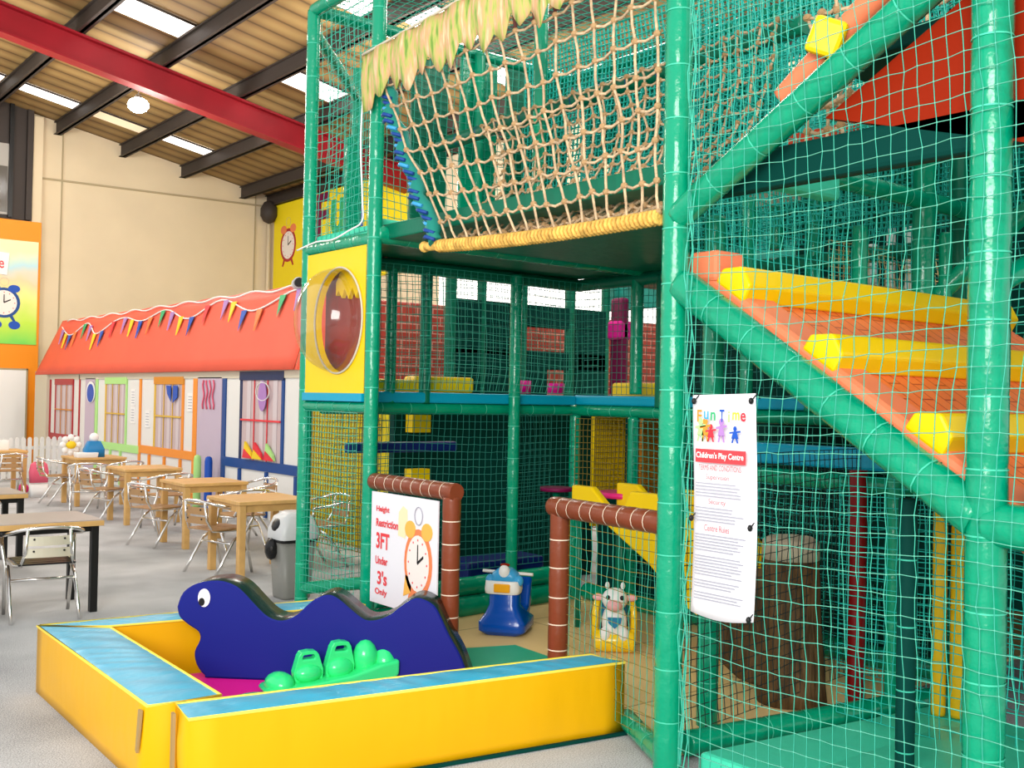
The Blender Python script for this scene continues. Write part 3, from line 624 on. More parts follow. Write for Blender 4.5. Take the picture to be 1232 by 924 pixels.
# ------------------------------------------------------------------ foam pen
def pad_block(name, poly, h, label, top_order=None, seam=()):
    """poly: four xy corners"""
    cx = sum(p[0] for p in poly)/4; cy = sum(p[1] for p in poly)/4
    t = thing(name, (cx, cy, 0), label, 'foam wall', 'padded walls of the soft play pen')
    mb = MB(); n = 14; per = []
    for i in range(4):
        a, b = poly[i], poly[(i+1) % 4]
        L = math.hypot(b[0]-a[0], b[1]-a[1]); kk = max(2, int(L/.12)); nx, ny = (b[1]-a[1])/L, -(b[0]-a[0])/L
        for j in range(kk):
            s_ = j/kk; per.append((a[0]+(b[0]-a[0])*s_, a[1]+(b[1]-a[1])*s_, nx, ny, s_, L))
    R = random.Random(len(label)); k_ = mb.mi('yellow_pad'); N = len(per); rows = 6
    for q in range(rows+1):
        z = h*q/rows
        for x, y, nx, ny, s_, L in per:
            e = math.sin(PI*s_)*math.sin(PI*q/rows); b_ = .012*e+.004*math.sin(s_*L*22+q*1.3)*e
            mb.v.append((x+nx*b_, y+ny*b_, z))
    for q in range(rows):
        for j in range(N): j2 = (j+1) % N; mb.f.append((q*N+j, q*N+j2, (q+1)*N+j2, (q+1)*N+j)); mb.m.append(k_); mb.s.append(1)
    mb.f.append(tuple(reversed(range(N)))); mb.m.append(k_); mb.s.append(0)
    mb.build('side_cover', t)
    mb = MB(); a, b, c, d = [Vector((*p, h)) for p in poly]
    L1 = (b-a).length; L2 = (d-a).length
    def tf(u_, v_):
        p = a.lerp(b, u_).lerp(d.lerp(c, u_), v_); e = (math.sin(PI*u_)*math.sin(PI*v_))**.5 if 0 < u_ < 1 and 0 < v_ < 1 else 0
        lng = u_*L1 if L1 > L2 else v_*L2
        return (p.x, p.y, p.z+.012*e+.0035*e*math.sin(lng*38+3*math.sin(lng*7)+(v_ if L1 > L2 else u_)*2.5))
    mb.grid(tf, max(8, int(L1/.025)), max(8, int(L2/.025)), 'blue_top'); mb.build('top_cover', t)
    MB().tube([tuple(p) for p in (a, b, c, d)], .007, 'piping', 6, closed=True).build('piping', t)
    return t
lw_ = pad_block('foam_wall', [(1.575, 4.32), (1.885, 4.305), (1.925, 5.86), (1.615, 6.12)], .357, 'left yellow padded wall of the pen with blue top, nearest the grey table')
bw = pad_block('foam_wall', [(1.63, 6.13), (1.935, 5.90), (3.405, 5.66), (3.40, 5.93)], .357, 'rear yellow padded wall of the pen behind the blue caterpillar')
nw = pad_block('foam_wall', [(1.642, 4.051), (3.735, 3.725), (3.70, 3.935), (1.68, 4.285)], .357, 'front yellow padded wall of the pen with blue top, nearest the camera')
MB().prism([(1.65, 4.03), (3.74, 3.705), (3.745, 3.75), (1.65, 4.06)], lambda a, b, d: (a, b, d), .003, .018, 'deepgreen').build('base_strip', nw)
MB().prism([(1.640, 4.21), (1.652, 4.208), (1.657, 4.242), (1.645, 4.244)], lambda a, b, d: (a, b, d), .03, .34, 'velcro').build('strap', nw)
MB().prism([(4.345, .335), (4.375, .335), (4.40, .16), (4.385, .15), (4.36, .25)], lambda a, b, d: (d, a, b), 1.556, 1.566, 'velcro').build('strap', lw_)
tag(MB().prism([(1.97, 4.36), (3.55, 4.10), (3.60, 5.45), (1.97, 5.78)], lambda a, b, d: (a, b, d), .004, .085, 'pink_mat').build('floor_mat', bevel=.01), 'hot pink floor mat inside the yellow pen', 'mat')
mb = MB(); mb.prism([(3.62, 4.0), (4.3, 4.3), (4.36, 5.35), (3.62, 5.6)], lambda a, b, d: (a, b, d), .022, .05, 'green_mat'); tag(mb.build('floor_mat', bevel=.008), 'green floor mat at the open side of the pen behind the caterpillar', 'mat')

# blue caterpillar
sil = [(-.182, .47), (-.167, .416), (-.114, .372), (-.06, .338), (-.05, .293), (-.078, .228), (-.067, .16), (-.019, .10), (.05, .086), (.7, .086), (1.42, .086), (1.44, .11), (1.415, .19), (1.381, .269), (1.323, .366), (1.28, .454), (1.238, .522), (1.165, .558), (1.111, .548), (1.043, .5), (.999, .463), (.931, .434), (.863, .432), (.793, .479), (.723, .535), (.667, .561), (.608, .548), (.554, .512), (.486, .446), (.404, .412), (.325, .432), (.254, .493), (.183, .564), (.127, .601), (.042, .62), (-.073, .601), (-.151, .549)]
sil = spl([tuple(p) for p in sil]+[sil[0]], 3)[:-1]
U = Vector((.74, -.6726, 0)); NB = Vector((.6726, .74, 0)); O = Vector((2.356, 5.556, 0))
cfn = lambda a, b, d: O+U*a+NB*d+Vector((0, 0, b))
cat = thing('caterpillar_rocker', (2.95, 5.3, .085), 'big blue foam caterpillar with humped back and white eye in the pen', 'soft play animal')
m2 = MB(); k1 = m2.mi('snail_blue'); k2 = m2.mi('snail_top'); n = len(sil); secs = [(0, -.008), (.006, 0), (.24, 0), (.246, -.008)]
cxx = sum(p[0] for p in sil)/n; cyy = sum(p[1] for p in sil)/n
for d, ins in secs:
    for i, p in enumerate(sil):
        a = Vector((sil[(i+1) % n][0]-sil[i-1][0], sil[(i+1) % n][1]-sil[i-1][1])); nn = Vector((a.y, -a.x)).normalized()
        m2.v.append(tuple(cfn(p[0]+nn.x*ins*(-1)*-1, p[1]+nn.y*ins, d)))
m2.f.append(tuple(range(n))); m2.m.append(k1); m2.s.append(0); m2.f.append(tuple(3*n+i for i in reversed(range(n)))); m2.m.append(k1); m2.s.append(0)
for q in range(3):
    for i in range(n):
        j = (i+1) % n; m2.f.append((q*n+j, q*n+i, (q+1)*n+i, (q+1)*n+j)); m2.m.append(k1 if q != 1 else k2); m2.s.append(1 if q == 1 else 0)
m2.build('body', cat)
ey = MB(); Me = Matrix(((U.x, 0, -NB.x, 0), (U.y, 0, -NB.y, 0), (0, 1, 0, 0), (0, 0, 0, 1))); Me.translation = cfn(-.03, .525, -.001)
disc(ey, Me, 0, 0, .034, .05, .006, 'white'); disc(ey, Me, -.012, -.022, .017, .022, .009, 'black'); ey.build('eye', cat)

# green plastic multi-seat rocker
rk = thing('rocker_seat', (2.8, 5.0, .085), 'bright green plastic rocking seesaw with handled backrests in the pen', 'ride-on toy')
A = Vector((2.44, 5.06, .05)); D = Vector((3.15, 4.93, .05)); dd = (D-A).normalized(); nd = Vector((-dd.y, dd.x, 0))
rfn = lambda a, b, d: A+dd*a+nd*d+Vector((0, 0, b))
mb = MB(); base = [(0, .06), (.08, .04), (.25, .036), (.5, .036), (.66, .05), (.72, .10), (.72, .18), (.6, .16), (.45, .12), (.25, .10), (.1, .09), (.02, .085)]
mb.prism(base, rfn, -.11, .11, 'plastic_green', smooth=1); mb.build('base', rk, bevel=.015, seg=3)
def backrest(a0, zt, lean):
    mb = MB(); Mr = Matrix.Translation(rfn(a0, .09, 0)) @ Matrix(((dd.x, nd.x, 0, 0), (dd.y, nd.y, 0, 0), (0, 0, 1, 0), (0, 0, 0, 1))) @ Matrix.Rotation(lean, 4, 'Y')
    h = zt-.09; w0 = .075; w1 = .055
    # facing the camera: plate in (along, z) with a handle hole near its top
    o_ = [(-w0, 0), (w0, 0), (w0+.005, h*.35), (w1, h*.85), (w1*.75, h*.97), (0, h), (-w1*.75, h*.97), (-w1, h*.85), (-w0-.005, h*.35)]
    i_ = [(-.032, h*.74), (.032, h*.74), (.034, h*.79), (.030, h*.86), (.024, h*.88), (0, h*.885), (-.024, h*.88), (-.030, h*.86), (-.034, h*.79)]
    k_ = mb.mi('plastic_green'); n_ = len(o_)
    for y in (-.03, .03):
        mb.v += [tuple(Mr @ Vector((a, y, b))) for a, b in o_]+[tuple(Mr @ Vector((a, y, b))) for a, b in i_]
    for i in range(n_):
        j = (i+1) % n_
        for f_ in ((i, j, n_+j, n_+i), (2*n_+j, 2*n_+i, 3*n_+i, 3*n_+j), (j, i, 2*n_+i, 2*n_+j), (n_+i, n_+j, 3*n_+j, 3*n_+i)): mb.f.append(f_); mb.m.append(k_); mb.s.append(0)
    mb.build('backrest', rk, bevel=.008, seg=3)
    mb = MB(); mb.ball(tuple(Mr @ Vector((0, -.02, h*.28))), (.078, .05, h*.30), 'plastic_green', 14); mb.build('seat', rk)
backrest(.24, .255, -.02); backrest(.41, .29, .03)
for a0, zz, rr in ((.09, .09, (.075, .1, .065)), (.56, .18, (.07, .07, .10)), (.66, .14, (.07, .09, .10))):
    p = rfn(a0, zz, 0); MB().ball(tuple(p), rr, 'plastic_green', 16).build('seat', rk)
mb = MB(); p = rfn(-.06, .045, 0); mb.ball(tuple(p), (.10, .06, .012), 'plastic_green', 12); mb.build('footplate', rk)

# ------------------------------------------------------------------ play frame
PF = thing('climbing_structure', (3.49, 3.2, 0), 'three storey green padded soft play climbing frame with safety nets', 'play frame')
def post(x, y, z0, z1, r_=.05, m='green', tie='tie', name='post', x2=None, y2=None):
    return padded(MB(), (x, y, z0), (x if x2 is None else x2, y if y2 is None else y2, z1), r_, m, tie).build(name, PF)
def beam(a, b, r_=.05, m='green', tie='tie', name='beam'): return padded(MB(), a, b, r_, m, tie, n=12).build(name, PF)
# front row
post(3.49, 1.78, 0, 4.6, .068); post(3.49, 3.21, 0, 4.6, .062); post(3.49, 5.78, 0, 4.6, .047); post(3.49, 6.66, 0, 4.35, .047)
post(3.49, .2, 0, 4.6, .06)
beam((3.49, 5.78, 1.575), (3.49, 6.66, 1.575), .038); beam((3.49, 5.78, 2.65), (3.49, 6.66, 2.66), .045)
beam((3.49, 5.0, 4.35), (3.49, 6.66, 4.35), .045); beam((3.49, 6.66, 4.35), (6.4, 6.66, 4.35), .045); beam((3.49, 5.78, 2.68), (5.9, 5.78, 2.68), .06)
beam((3.49, .2, 4.4), (3.49, 5.0, 4.4), .05)
beam((3.49, 3.17, 2.17), (3.49, 1.80, 1.27), .075, name='ramp_beam'); beam((3.49, 3.20, 2.47), (3.49, 1.45, 3.47), .065, name='ramp_beam')
beam((3.49, 1.78, 1.26), (3.49, .2, 1.22), .075); beam((3.50, 3.22, .06), (3.80, 3.78, .06), .05); beam((3.52, 6.66, .06), (3.52, 5.78, .06), .05)
beam((3.72, 3.31, .07), (5.9, 2.95, .07), .06)
beam((3.49, 6.66, .30), (3.9, 6.0, .42), .045)
# fascia of yellow window panel between the two left posts
mb = MB(); hy, hz, hr = 6.165, 2.145, .34; n = 40; k_ = mb.mi('yellow')
rect = []
y0, y1, z0, z1 = 5.825, 6.615, 1.66, 2.615
for i in range(n):
    a = 2*PI*i/n; c, s_ = math.cos(a), math.sin(a); t = min(((y1-hy) if c > 0 else (hy-y0))/abs(c) if abs(c) > 1e-6 else 9, ((z1-hz) if s_ > 0 else (hz-z0))/abs(s_) if abs(s_) > 1e-6 else 9)
    rect.append((hy+c*t, hz+s_*t))
cor = [(y1, z1), (y0, z1), (y0, z0), (y1, z0)]
for x in (3.46, 3.50):
    for (y, z) in rect: mb.v.append((x, y, z))
    for i in range(n): a = 2*PI*i/n; mb.v.append((x, hy+hr*.9*math.cos(a), hz+hr*math.sin(a)))
for i in range(n):
    j = (i+1) % n
    for f_ in ((j, i, n+i, n+j), (2*n+i, 2*n+j, 3*n+j, 3*n+i), (n+j, n+i, 3*n+i, 3*n+j)): mb.f.append(f_); mb.m.append(k_); mb.s.append(0)
# corner fills
for cy_, cz_ in cor:
    near = sorted(range(n), key=lambda i: (rect[i][0]-cy_)**2+(rect[i][1]-cz_)**2)[:2]
    for off in (0, 2*n): b_ = len(mb.v); mb.v.append((3.46 if off == 0 else 3.50, cy_, cz_)); mb.f.append((b_, off+near[0], off+near[1])); mb.m.append(k_); mb.s.append(0)
wp = mb.build('window_panel', PF)
mb = MB(); pts = []
def domef(a, b):
    th = b*PI/2; ph_ = 2*PI*a; rr = math.sin(th)**.8
    return (3.455-.27*math.cos(th), hy+hr*.90*rr*math.cos(ph_), hz+hr*1.02*rr*math.sin(ph_))
mb.grid(domef, 36, 12, 'dome'); mb.build('bubble_window', wp, local=True)
mb = MB(); mb.tube([(3.452, hy+hr*.93*math.cos(2*PI*i/40), hz+hr*1.03*math.sin(2*PI*i/40)) for i in range(40)], .007, 'panel_beige', 6, closed=True); mb.build('window_rim', wp)
mb = MB().box(3.60, 3.63, 5.93, 6.60, 1.67, 2.60, 'niche'); mb.build('inner_panel', PF)
# crown shape seen at the top of the bubble
cy = [(6.02, 2.33), (6.02, 2.42), (6.12, 2.54), (6.34, 2.54), (6.44, 2.42), (6.44, 2.33)]
mb = MB(); mb.prism(cy+[(6.40, 2.36), (6.36, 2.31), (6.32, 2.37), (6.27, 2.30), (6.22, 2.37), (6.17, 2.30), (6.12, 2.37), (6.07, 2.31)][::1], lambda a, b, d: (d, a-.05, b), 3.56, 3.59, 'yellow'); mb.build('crown_panel', PF)
mb = MB().box(3.44, 3.53, 5.82, 6.62, 1.612, 1.665, 'cyan_pad'); mb.build('deck_edge', PF)
# decks
def deck(x0, x1, y0, y1, z, t=.08, m='deepgreen', edge='cyan_pad', name='deck'):
    o_ = MB().box(x0, x1, y0, y1, z-t, z, m).build(name, PF, bevel=.01)
    return o_
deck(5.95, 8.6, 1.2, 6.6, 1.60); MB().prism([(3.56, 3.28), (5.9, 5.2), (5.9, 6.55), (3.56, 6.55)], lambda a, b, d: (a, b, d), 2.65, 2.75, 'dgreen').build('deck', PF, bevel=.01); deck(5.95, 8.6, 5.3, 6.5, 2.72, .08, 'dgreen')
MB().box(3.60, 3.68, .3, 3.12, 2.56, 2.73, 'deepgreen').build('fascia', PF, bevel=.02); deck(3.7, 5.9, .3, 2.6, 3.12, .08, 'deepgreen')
# mid-level edge (blue pad over green beam) round the open entry bay
beam((5.9, 6.55, 1.565), (5.9, 3.2, 1.56), .048); beam((3.53, 6.5, 1.565), (5.9, 6.55, 1.565), .048)
MB().box(5.86, 5.94, 3.25, 6.5, 1.61, 1.69, 'cyan_pad').build('deck_edge', PF, bevel=.015); MB().box(3.55, 5.86, 6.46, 6.54, 1.605, 1.685, 'cyan_pad').build('deck_edge', PF, bevel=.015)
# inner posts
for x, y, z0, z1, r_, m_ in ((5.17, 6.42, 0, 2.62, .046, 'green'), (5.86, 6.47, 0, 1.53, .046, 'green'), (5.86, 5.80, 0, 1.53, .043, 'green'), (5.9, 5.82, 1.7, 2.62, .05, 'green'), (4.38, 6.5, 1.6, 2.62, .045, 'dgreen'), (4.08, 6.5, 1.6, 2.62, .04, 'green'), (3.92, 6.5, .3, 2.62, .035, 'dgreen'),
                             (5.9, 3.2, 0, 4.4, .05, 'dgreen'), (5.9, 5.55, 1.6, 2.62, .05, 'dgreen'), (4.15, 3.55, 0, 2.6, .055, 'green'), (5.13, 3.12, 0, 1.5, .04, 'green'), (3.95, 2.34, 0, 1.28, .038, 'deepgreen'),
                             (4.4, 7.6, 1.75, 4.35, .047, 'green'), (6.2, 6.6, 2.7, 4.35, .05, 'green'), (4.9, 6.6, 2.7, 4.35, .045, 'green'), (4.35, 5.2, 2.7, 4.35, .045, 'green'), (5.9, 4.5, 2.7, 4.35, .05, 'green'), (5.9, 1.7, 0, 4.4, .05, 'green'),
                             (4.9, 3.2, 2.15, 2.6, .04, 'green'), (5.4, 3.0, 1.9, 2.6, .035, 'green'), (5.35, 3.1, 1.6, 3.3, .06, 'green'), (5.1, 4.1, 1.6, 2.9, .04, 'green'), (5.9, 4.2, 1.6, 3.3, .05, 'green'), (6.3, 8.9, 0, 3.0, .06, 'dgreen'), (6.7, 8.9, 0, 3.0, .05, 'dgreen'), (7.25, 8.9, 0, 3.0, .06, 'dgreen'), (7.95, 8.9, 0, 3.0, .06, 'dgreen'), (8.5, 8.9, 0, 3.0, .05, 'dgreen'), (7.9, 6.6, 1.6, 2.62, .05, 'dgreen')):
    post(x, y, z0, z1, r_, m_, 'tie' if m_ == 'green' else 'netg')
beam((3.49, 6.66, 4.2), (4.4, 7.6, 4.1), .045); beam((5.4, 3.05, 2.25), (5.6, 2.6, 2.75), .05, name='brace'); beam((4.2, 3.1, 2.78), (5.9, 3.1, 2.78), .05); beam((3.9, 2.0, 2.1), (4.6, 1.7, 2.5), .045, name='brace')
beam((4.4, 3.2, 3.55), (4.4, 6.4, 3.5), .05, 'dgreen', 'bluetie'); beam((4.4, 6.6, 4.3), (4.4, 3.2, 4.35), .045); beam((5.9, 6.6, 4.35), (5.9, 1.7, 4.35), .045)
beam((5.9, 6.5, 2.6), (3.55, 6.5, 2.6), .05, 'dgreen', None); beam((5.9, 6.5, 2.6), (5.9, 3.2, 2.6), .05, 'dgreen', None)
# far inner wall of the maze (openings above and between dark boards)
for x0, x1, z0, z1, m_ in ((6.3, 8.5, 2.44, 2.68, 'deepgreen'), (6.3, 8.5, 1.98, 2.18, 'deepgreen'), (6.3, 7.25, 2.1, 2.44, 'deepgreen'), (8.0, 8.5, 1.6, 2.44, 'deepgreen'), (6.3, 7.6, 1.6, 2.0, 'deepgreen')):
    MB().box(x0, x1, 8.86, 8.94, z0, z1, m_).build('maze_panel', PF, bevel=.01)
MB().box(5.5, 10.2, 9.5, 9.6, 1.62, 2.66, 'redbrick').build('red_wall_pad', PF, bevel=.02)
MB().box(7.9, 8.0, 8.0, 8.2, 1.7, 2.75, 'maroon').box(7.85, 8.05, 8.0, 8.2, 2.3, 2.5, 'magenta').build('punch_bag', PF, bevel=.03)
MB().box(4.0, 4.45, 6.72, 6.9, 1.69, 1.78, 'yellow').box(4.45, 5.0, 6.72, 6.9, 1.69, 1.81, 'yellow').build('step_block', PF, bevel=.02); MB().box(6.2, 6.5, 5.9, 6.4, 1.6, 1.8, 'yellow').build('step_block', PF, bevel=.02)
MB().tube([(6.2, 7.6, 1.7), (6.2, 7.6, 1.82)], .09, 'magenta', 14).build('roller', PF); MB().tube([(6.45, 7.4, 1.7), (6.45, 7.4, 1.80)], .08, 'magenta', 14).build('roller', PF)
for x0, x1, y0, y1, z0, z1, m_ in ((5.94, 6.0, 3.3, 4.5, 2.78, 3.25, 'dgreen'), (5.94, 6.0, 5.45, 6.3, 3.0, 3.35, 'yellow'), (5.94, 6.0, 4.7, 5.3, 2.78, 3.6, 'dgreen'), (5.0, 5.06, 3.30, 3.75, 2.85, 3.2, 'redpanel'), (8.6, 8.66, 1.2, 9.0, 2.7, 4.5, 'tealboard'),
                               (4.3, 4.62, 6.62, 6.66, 2.78, 4.2, 'dgreen'), (4.75, 5.1, 6.62, 6.66, 2.78, 4.3, 'green'), (5.2, 5.85, 6.62, 6.66, 2.78, 4.3, 'dgreen'), (5.94, 6.0, 4.6, 6.5, 3.6, 4.3, 'dgreen'), (6.5, 7.5, 6.62, 6.66, 2.78, 4.3, 'tealboard'), (3.75, 3.85, 6.6, 6.66, 2.75, 3.5, 'green'), (5.94, 6.0, 1.8, 3.2, 2.75, 3.5, 'tealboard')):
    MB().box(x0, x1, y0, y1, z0, z1, m_).build('maze_panel', PF, bevel=.01)
for x, y0, y1, z0, z1, m_ in ((7.6, .8, 5.6, 1.62, 3.4, 'deepgreen'), (7.52, 4.42, 4.52, 2.5, 3.3, 'panel_white'), (7.52, 4.62, 4.68, 2.5, 3.3, 'panel_white'), (7.52, 4.78, 4.95, 2.55, 2.95, 'panel_white'), (7.52, 4.75, 5.05, 3.1, 3.24, 'magenta'), (7.52, 3.9, 4.0, 2.5, 3.2, 'panel_white'), (5.5, 4.05, 4.45, 2.92, 3.16, 'trunk_top'), (6.9, 5.0, 5.5, 2.5, 2.62, 'trunk_top'), (6.9, 5.0, 5.55, 2.15, 2.4, 'panel_beige')):
    MB().box(x, x+.05, y0, y1, z0, z1, m_).build('maze_panel', PF, bevel=.01)
MB().box(6.02, 6.08, 3.4, 6.35, .02, .86, 'deepgreen').build('maze_panel', PF, bevel=.01); MB().box(7.0, 7.05, 5.3, 6.45, 1.62, 2.64, 'deepgreen').build('maze_panel', PF, bevel=.01)
# dark back of the ground floor
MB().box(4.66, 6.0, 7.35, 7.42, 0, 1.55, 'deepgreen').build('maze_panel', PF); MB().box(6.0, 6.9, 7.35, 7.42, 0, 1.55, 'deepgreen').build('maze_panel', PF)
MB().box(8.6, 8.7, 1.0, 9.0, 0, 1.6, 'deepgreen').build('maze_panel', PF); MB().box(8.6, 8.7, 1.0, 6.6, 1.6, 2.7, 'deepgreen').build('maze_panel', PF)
MB().box(4.74, 4.92, 7.2, 7.3, 1.36, 1.53, 'yellow').build('maze_panel', PF); MB().box(4.74, 4.92, 7.2, 7.3, .9, 1.06, 'yellow').build('maze_panel', PF)
MB().box(5.0, 5.8, 6.75, 7.1, 0, .34, 'navy').build('step_block', PF, bevel=.03)
MB().box(3.95, 4.95, 6.85, 6.93, 1.22, 1.30, 'navy').build('deck_edge', PF, bevel=.02)
mb = MB(); padded(mb, (3.7, 6.33, .08), (5.8, 6.5, .08), .08, 'green', None); mb.build('log_wall', PF); mb = MB(); padded(mb, (3.9, 6.40, .22), (5.8, 6.55, .22), .07, 'green', None); mb.build('log_wall', PF)
mb = MB(); padded(mb, (5.95, 6.4, .08), (5.95, 3.3, .08), .07, 'green', None); mb.build('log_wall', PF)
# amber net columns behind the slide
for x0, x1, m_ in ((6.35, 6.72, 'yellow'), (6.95, 7.15, 'f_dorange'), (7.3, 7.5, 'yellow')):
    MB().box(x0, x1, 6.75, 6.8, .55, 1.52, m_).build('amber_panel', PF)
# red slab sides of the upper slide
mb = MB(); mb.prism([(2.52, 2.80), (1.4, 3.42), (.2, 3.9), (.2, 2.1), (1.85, 2.60)], lambda a, b, d: (d, a, b), 3.60, 3.66, 'red'); mb.build('slide_side', PF)
mb = MB(); padded(mb, (3.75, 2.84, 2.97), (3.75, 2.1, 3.50), .055, 'salmon', None); mb.build('roller', PF)
mb = MB(); mb.box(-.075, .075, -.07, .07, -.075, .075, 'yellow', Matrix.Translation((3.70, 2.58, 3.16)) @ Matrix.Rotation(.45, 4, 'X') @ Matrix.Rotation(.5, 4, 'Z')); mb.build('roller_cap', PF, bevel=.02)
MB().box(3.9, 4.5, 3.05, 3.15, 2.66, 2.80, 'lgreen').build('deck_edge', PF, bevel=.02); MB().box(3.56, 5.8, 5.84, 5.90, 2.69, 2.80, 'lgreen').build('deck_edge', PF, bevel=.02); MB().box(3.52, 3.6, 5.82, 6.62, 2.68, 2.76, 'lgreen').build('deck_edge', PF, bevel=.02)
# right side: landing pad, green mats
MB().box(3.50, 3.62, .25, 1.66, 1.34, 1.46, 'cyan_pad').build('deck_edge', PF, bevel=.03); deck(3.6, 5.9, .2, 1.7, 1.40, .1)
MB().box(5.45, 5.55, 3.2, 4.45, 1.27, 1.40, 'cyan_pad').build('deck_edge', PF, bevel=.02); MB().box(5.46, 5.6, 1.9, 3.2, 1.2, 1.36, 'cyan_pad').build('deck_edge', PF, bevel=.02)
beam((5.45, 4.45, 1.2), (5.45, 1.9, 1.18), .05, 'green')
MB().box(5.56, 8.4, 1.9, 3.6, .6, 1.2, 'deepgreen').build('maze_panel', PF)
mb = MB(); mb.prism([(3.62, 1.2), (3.62, 3.14), (5.2, 2.92), (5.2, 1.2)], lambda a, b, d: (a, b, d), .01, .10, 'lgreen'); mb.build('floor_pad', PF, bevel=.02)
mb = MB(); mb.prism([(1.1, .10), (2.7, .10), (1.9, .24), (1.1, .34)], lambda a, b, d: (d, a, b), 3.7, 4.9, 'lgreen'); mb.build('floor_pad', PF, bevel=.02)
# nets
def pnet(a, b, c, d, cell, r_, m_, amp=.02, jit=.006, seed=1, m2=None):
    mb, *_ = net(a, b, c, d, cell, r_, m_, amp, jit, seed, m2=m2); return mb.build('safety_net', PF)
mb, *_ = net((3.385, 3.05, .04), (3.40, .3, .04), (3.40, .3, 4.35), (3.385, 3.05, 4.35), .057, .0021, 'netg', .03, .006, 3, m2='netlight', kn=.0036, aspect=1.26); mb.build('safety_net', PF)
pnet((3.42, 5.83, .35), (3.46, 6.63, .3), (3.46, 6.63, 1.54), (3.42, 5.83, 1.54), .05, .0022, 'netg', .02, .004, 5)
pnet((3.52, 5.83, 2.72), (3.5, 6.63, 2.7), (3.5, 6.63, 4.3), (3.52, 5.83, 4.3), .06, .0028, 'netg', .03, .005, 6)
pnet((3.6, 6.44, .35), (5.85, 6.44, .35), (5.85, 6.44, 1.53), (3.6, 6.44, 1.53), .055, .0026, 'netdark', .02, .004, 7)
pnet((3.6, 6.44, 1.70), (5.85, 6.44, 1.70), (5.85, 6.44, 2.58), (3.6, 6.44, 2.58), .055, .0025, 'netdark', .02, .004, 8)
pnet((3.6, 6.3, 1.70), (5.85, 6.2, 1.70), (5.85, 6.2, 2.58), (3.6, 6.3, 2.58), .06, .0022, 'netg', .03, .004, 9)
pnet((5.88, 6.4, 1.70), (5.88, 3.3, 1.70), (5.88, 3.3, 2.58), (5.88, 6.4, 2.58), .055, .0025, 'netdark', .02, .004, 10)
pnet((5.80, 5.75, .15), (5.80, 3.3, .15), (5.80, 3.3, 1.5), (5.80, 5.75, 1.5), .055, .003, 'netg', .03, .004, 11)
pnet((5.80, 6.4, .9), (5.80, 5.85, .9), (5.80, 5.85, 1.5), (5.80, 6.4, 1.5), .05, .003, 'netbrown', .01, .003, 12)
pnet((6.3, 6.7, .55), (7.5, 6.7, .55), (7.5, 6.7, 1.5), (6.3, 6.7, 1.5), .05, .004, 'netbrown', .01, .003, 13)
pnet((5.9, 6.5, 2.72), (5.9, 1.7, 2.72), (5.9, 1.7, 4.33), (5.9, 6.5, 4.33), .035, .007, 'netteal', .03, .005, 14)
pnet((5.2, 6.4, 2.72), (5.2, 3.2, 2.72), (5.2, 3.2, 4.33), (5.2, 6.4, 4.33), .04, .007, 'netteal', .03, .005, 15)
pnet((4.6, 3.1, 2.85), (4.4, 1.8, 2.85), (4.4, 1.8, 4.33), (4.6, 3.1, 4.33), .045, .004, 'netteal', .04, .006, 16)
pnet((3.55, 3.25, 2.3), (5.85, 3.25, 2.3), (5.85, 3.25, 4.33), (3.55, 3.25, 4.33), .05, .0035, 'netteal', .03, .005, 17)
pnet((3.6, 6.6, 2.72), (6.2, 6.6, 2.72), (6.2, 6.6, 4.33), (3.6, 6.6, 4.33), .06, .0035, 'netg', .03, .005, 18)
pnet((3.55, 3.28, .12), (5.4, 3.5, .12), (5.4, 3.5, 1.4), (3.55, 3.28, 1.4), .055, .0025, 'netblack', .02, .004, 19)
pnet((3.5, 3.2, 4.38), (5.9, 3.2, 4.38), (5.9, 6.6, 4.33), (3.5, 6.6, 4.33), .07, .0035, 'netg', .03, .005, 20)
pnet((5.44, 4.4, .1), (5.44, 1.9, .1), (5.44, 1.9, 1.2), (5.44, 4.4, 1.2), .05, .0035, 'netteal', .03, .005, 21)
pnet((4.6, 3.1, .12), (4.6, 1.4, .12), (4.6, 1.4, 1.3), (4.6, 3.1, 1.3), .05, .003, 'netteal', .03, .005, 22)
pnet((6.0, 3.2, 1.6), (6.0, 1.2, 1.6), (6.0, 1.2, 2.6), (6.0, 3.2, 2.6), .05, .0035, 'netteal', .04, .006, 23)
pnet((5.2, 3.6, 1.6), (6.9, 3.6, 1.6), (6.9, 3.6, 2.6), (5.2, 3.6, 2.6), .05, .0035, 'cream_net', .04, .006, 24)
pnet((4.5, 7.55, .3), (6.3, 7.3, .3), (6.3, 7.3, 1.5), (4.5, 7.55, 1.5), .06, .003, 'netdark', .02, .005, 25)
pnet((3.80, 4.26, .08), (3.58, 3.30, .08), (3.58, 3.30, 1.06), (3.80, 4.26, 1.03), .055, .0022, 'netg', .015, .004, 26, 'netbrown')
0 and pnet((3.5, 6.6, .3), (4.4, 7.6, .3), (4.4, 7.6, 1.5), (3.5, 6.6, 1.5), .06, .0028, 'netg', .03, .005, 27)
# bunched net edges at the near post
for q, (yy, rr) in enumerate(((3.065, .02),)):
    mb = MB()
    for s_ in range(4):
        mb.tube([(3.41+.012*math.sin(i*.9+s_*2), yy-.009*s_+.012*math.sin(i*1.7+s_), .1+i*.11) for i in range(38)], .0035, 'netg', 4, cap=False)
    mb.build('net_bundle', PF)

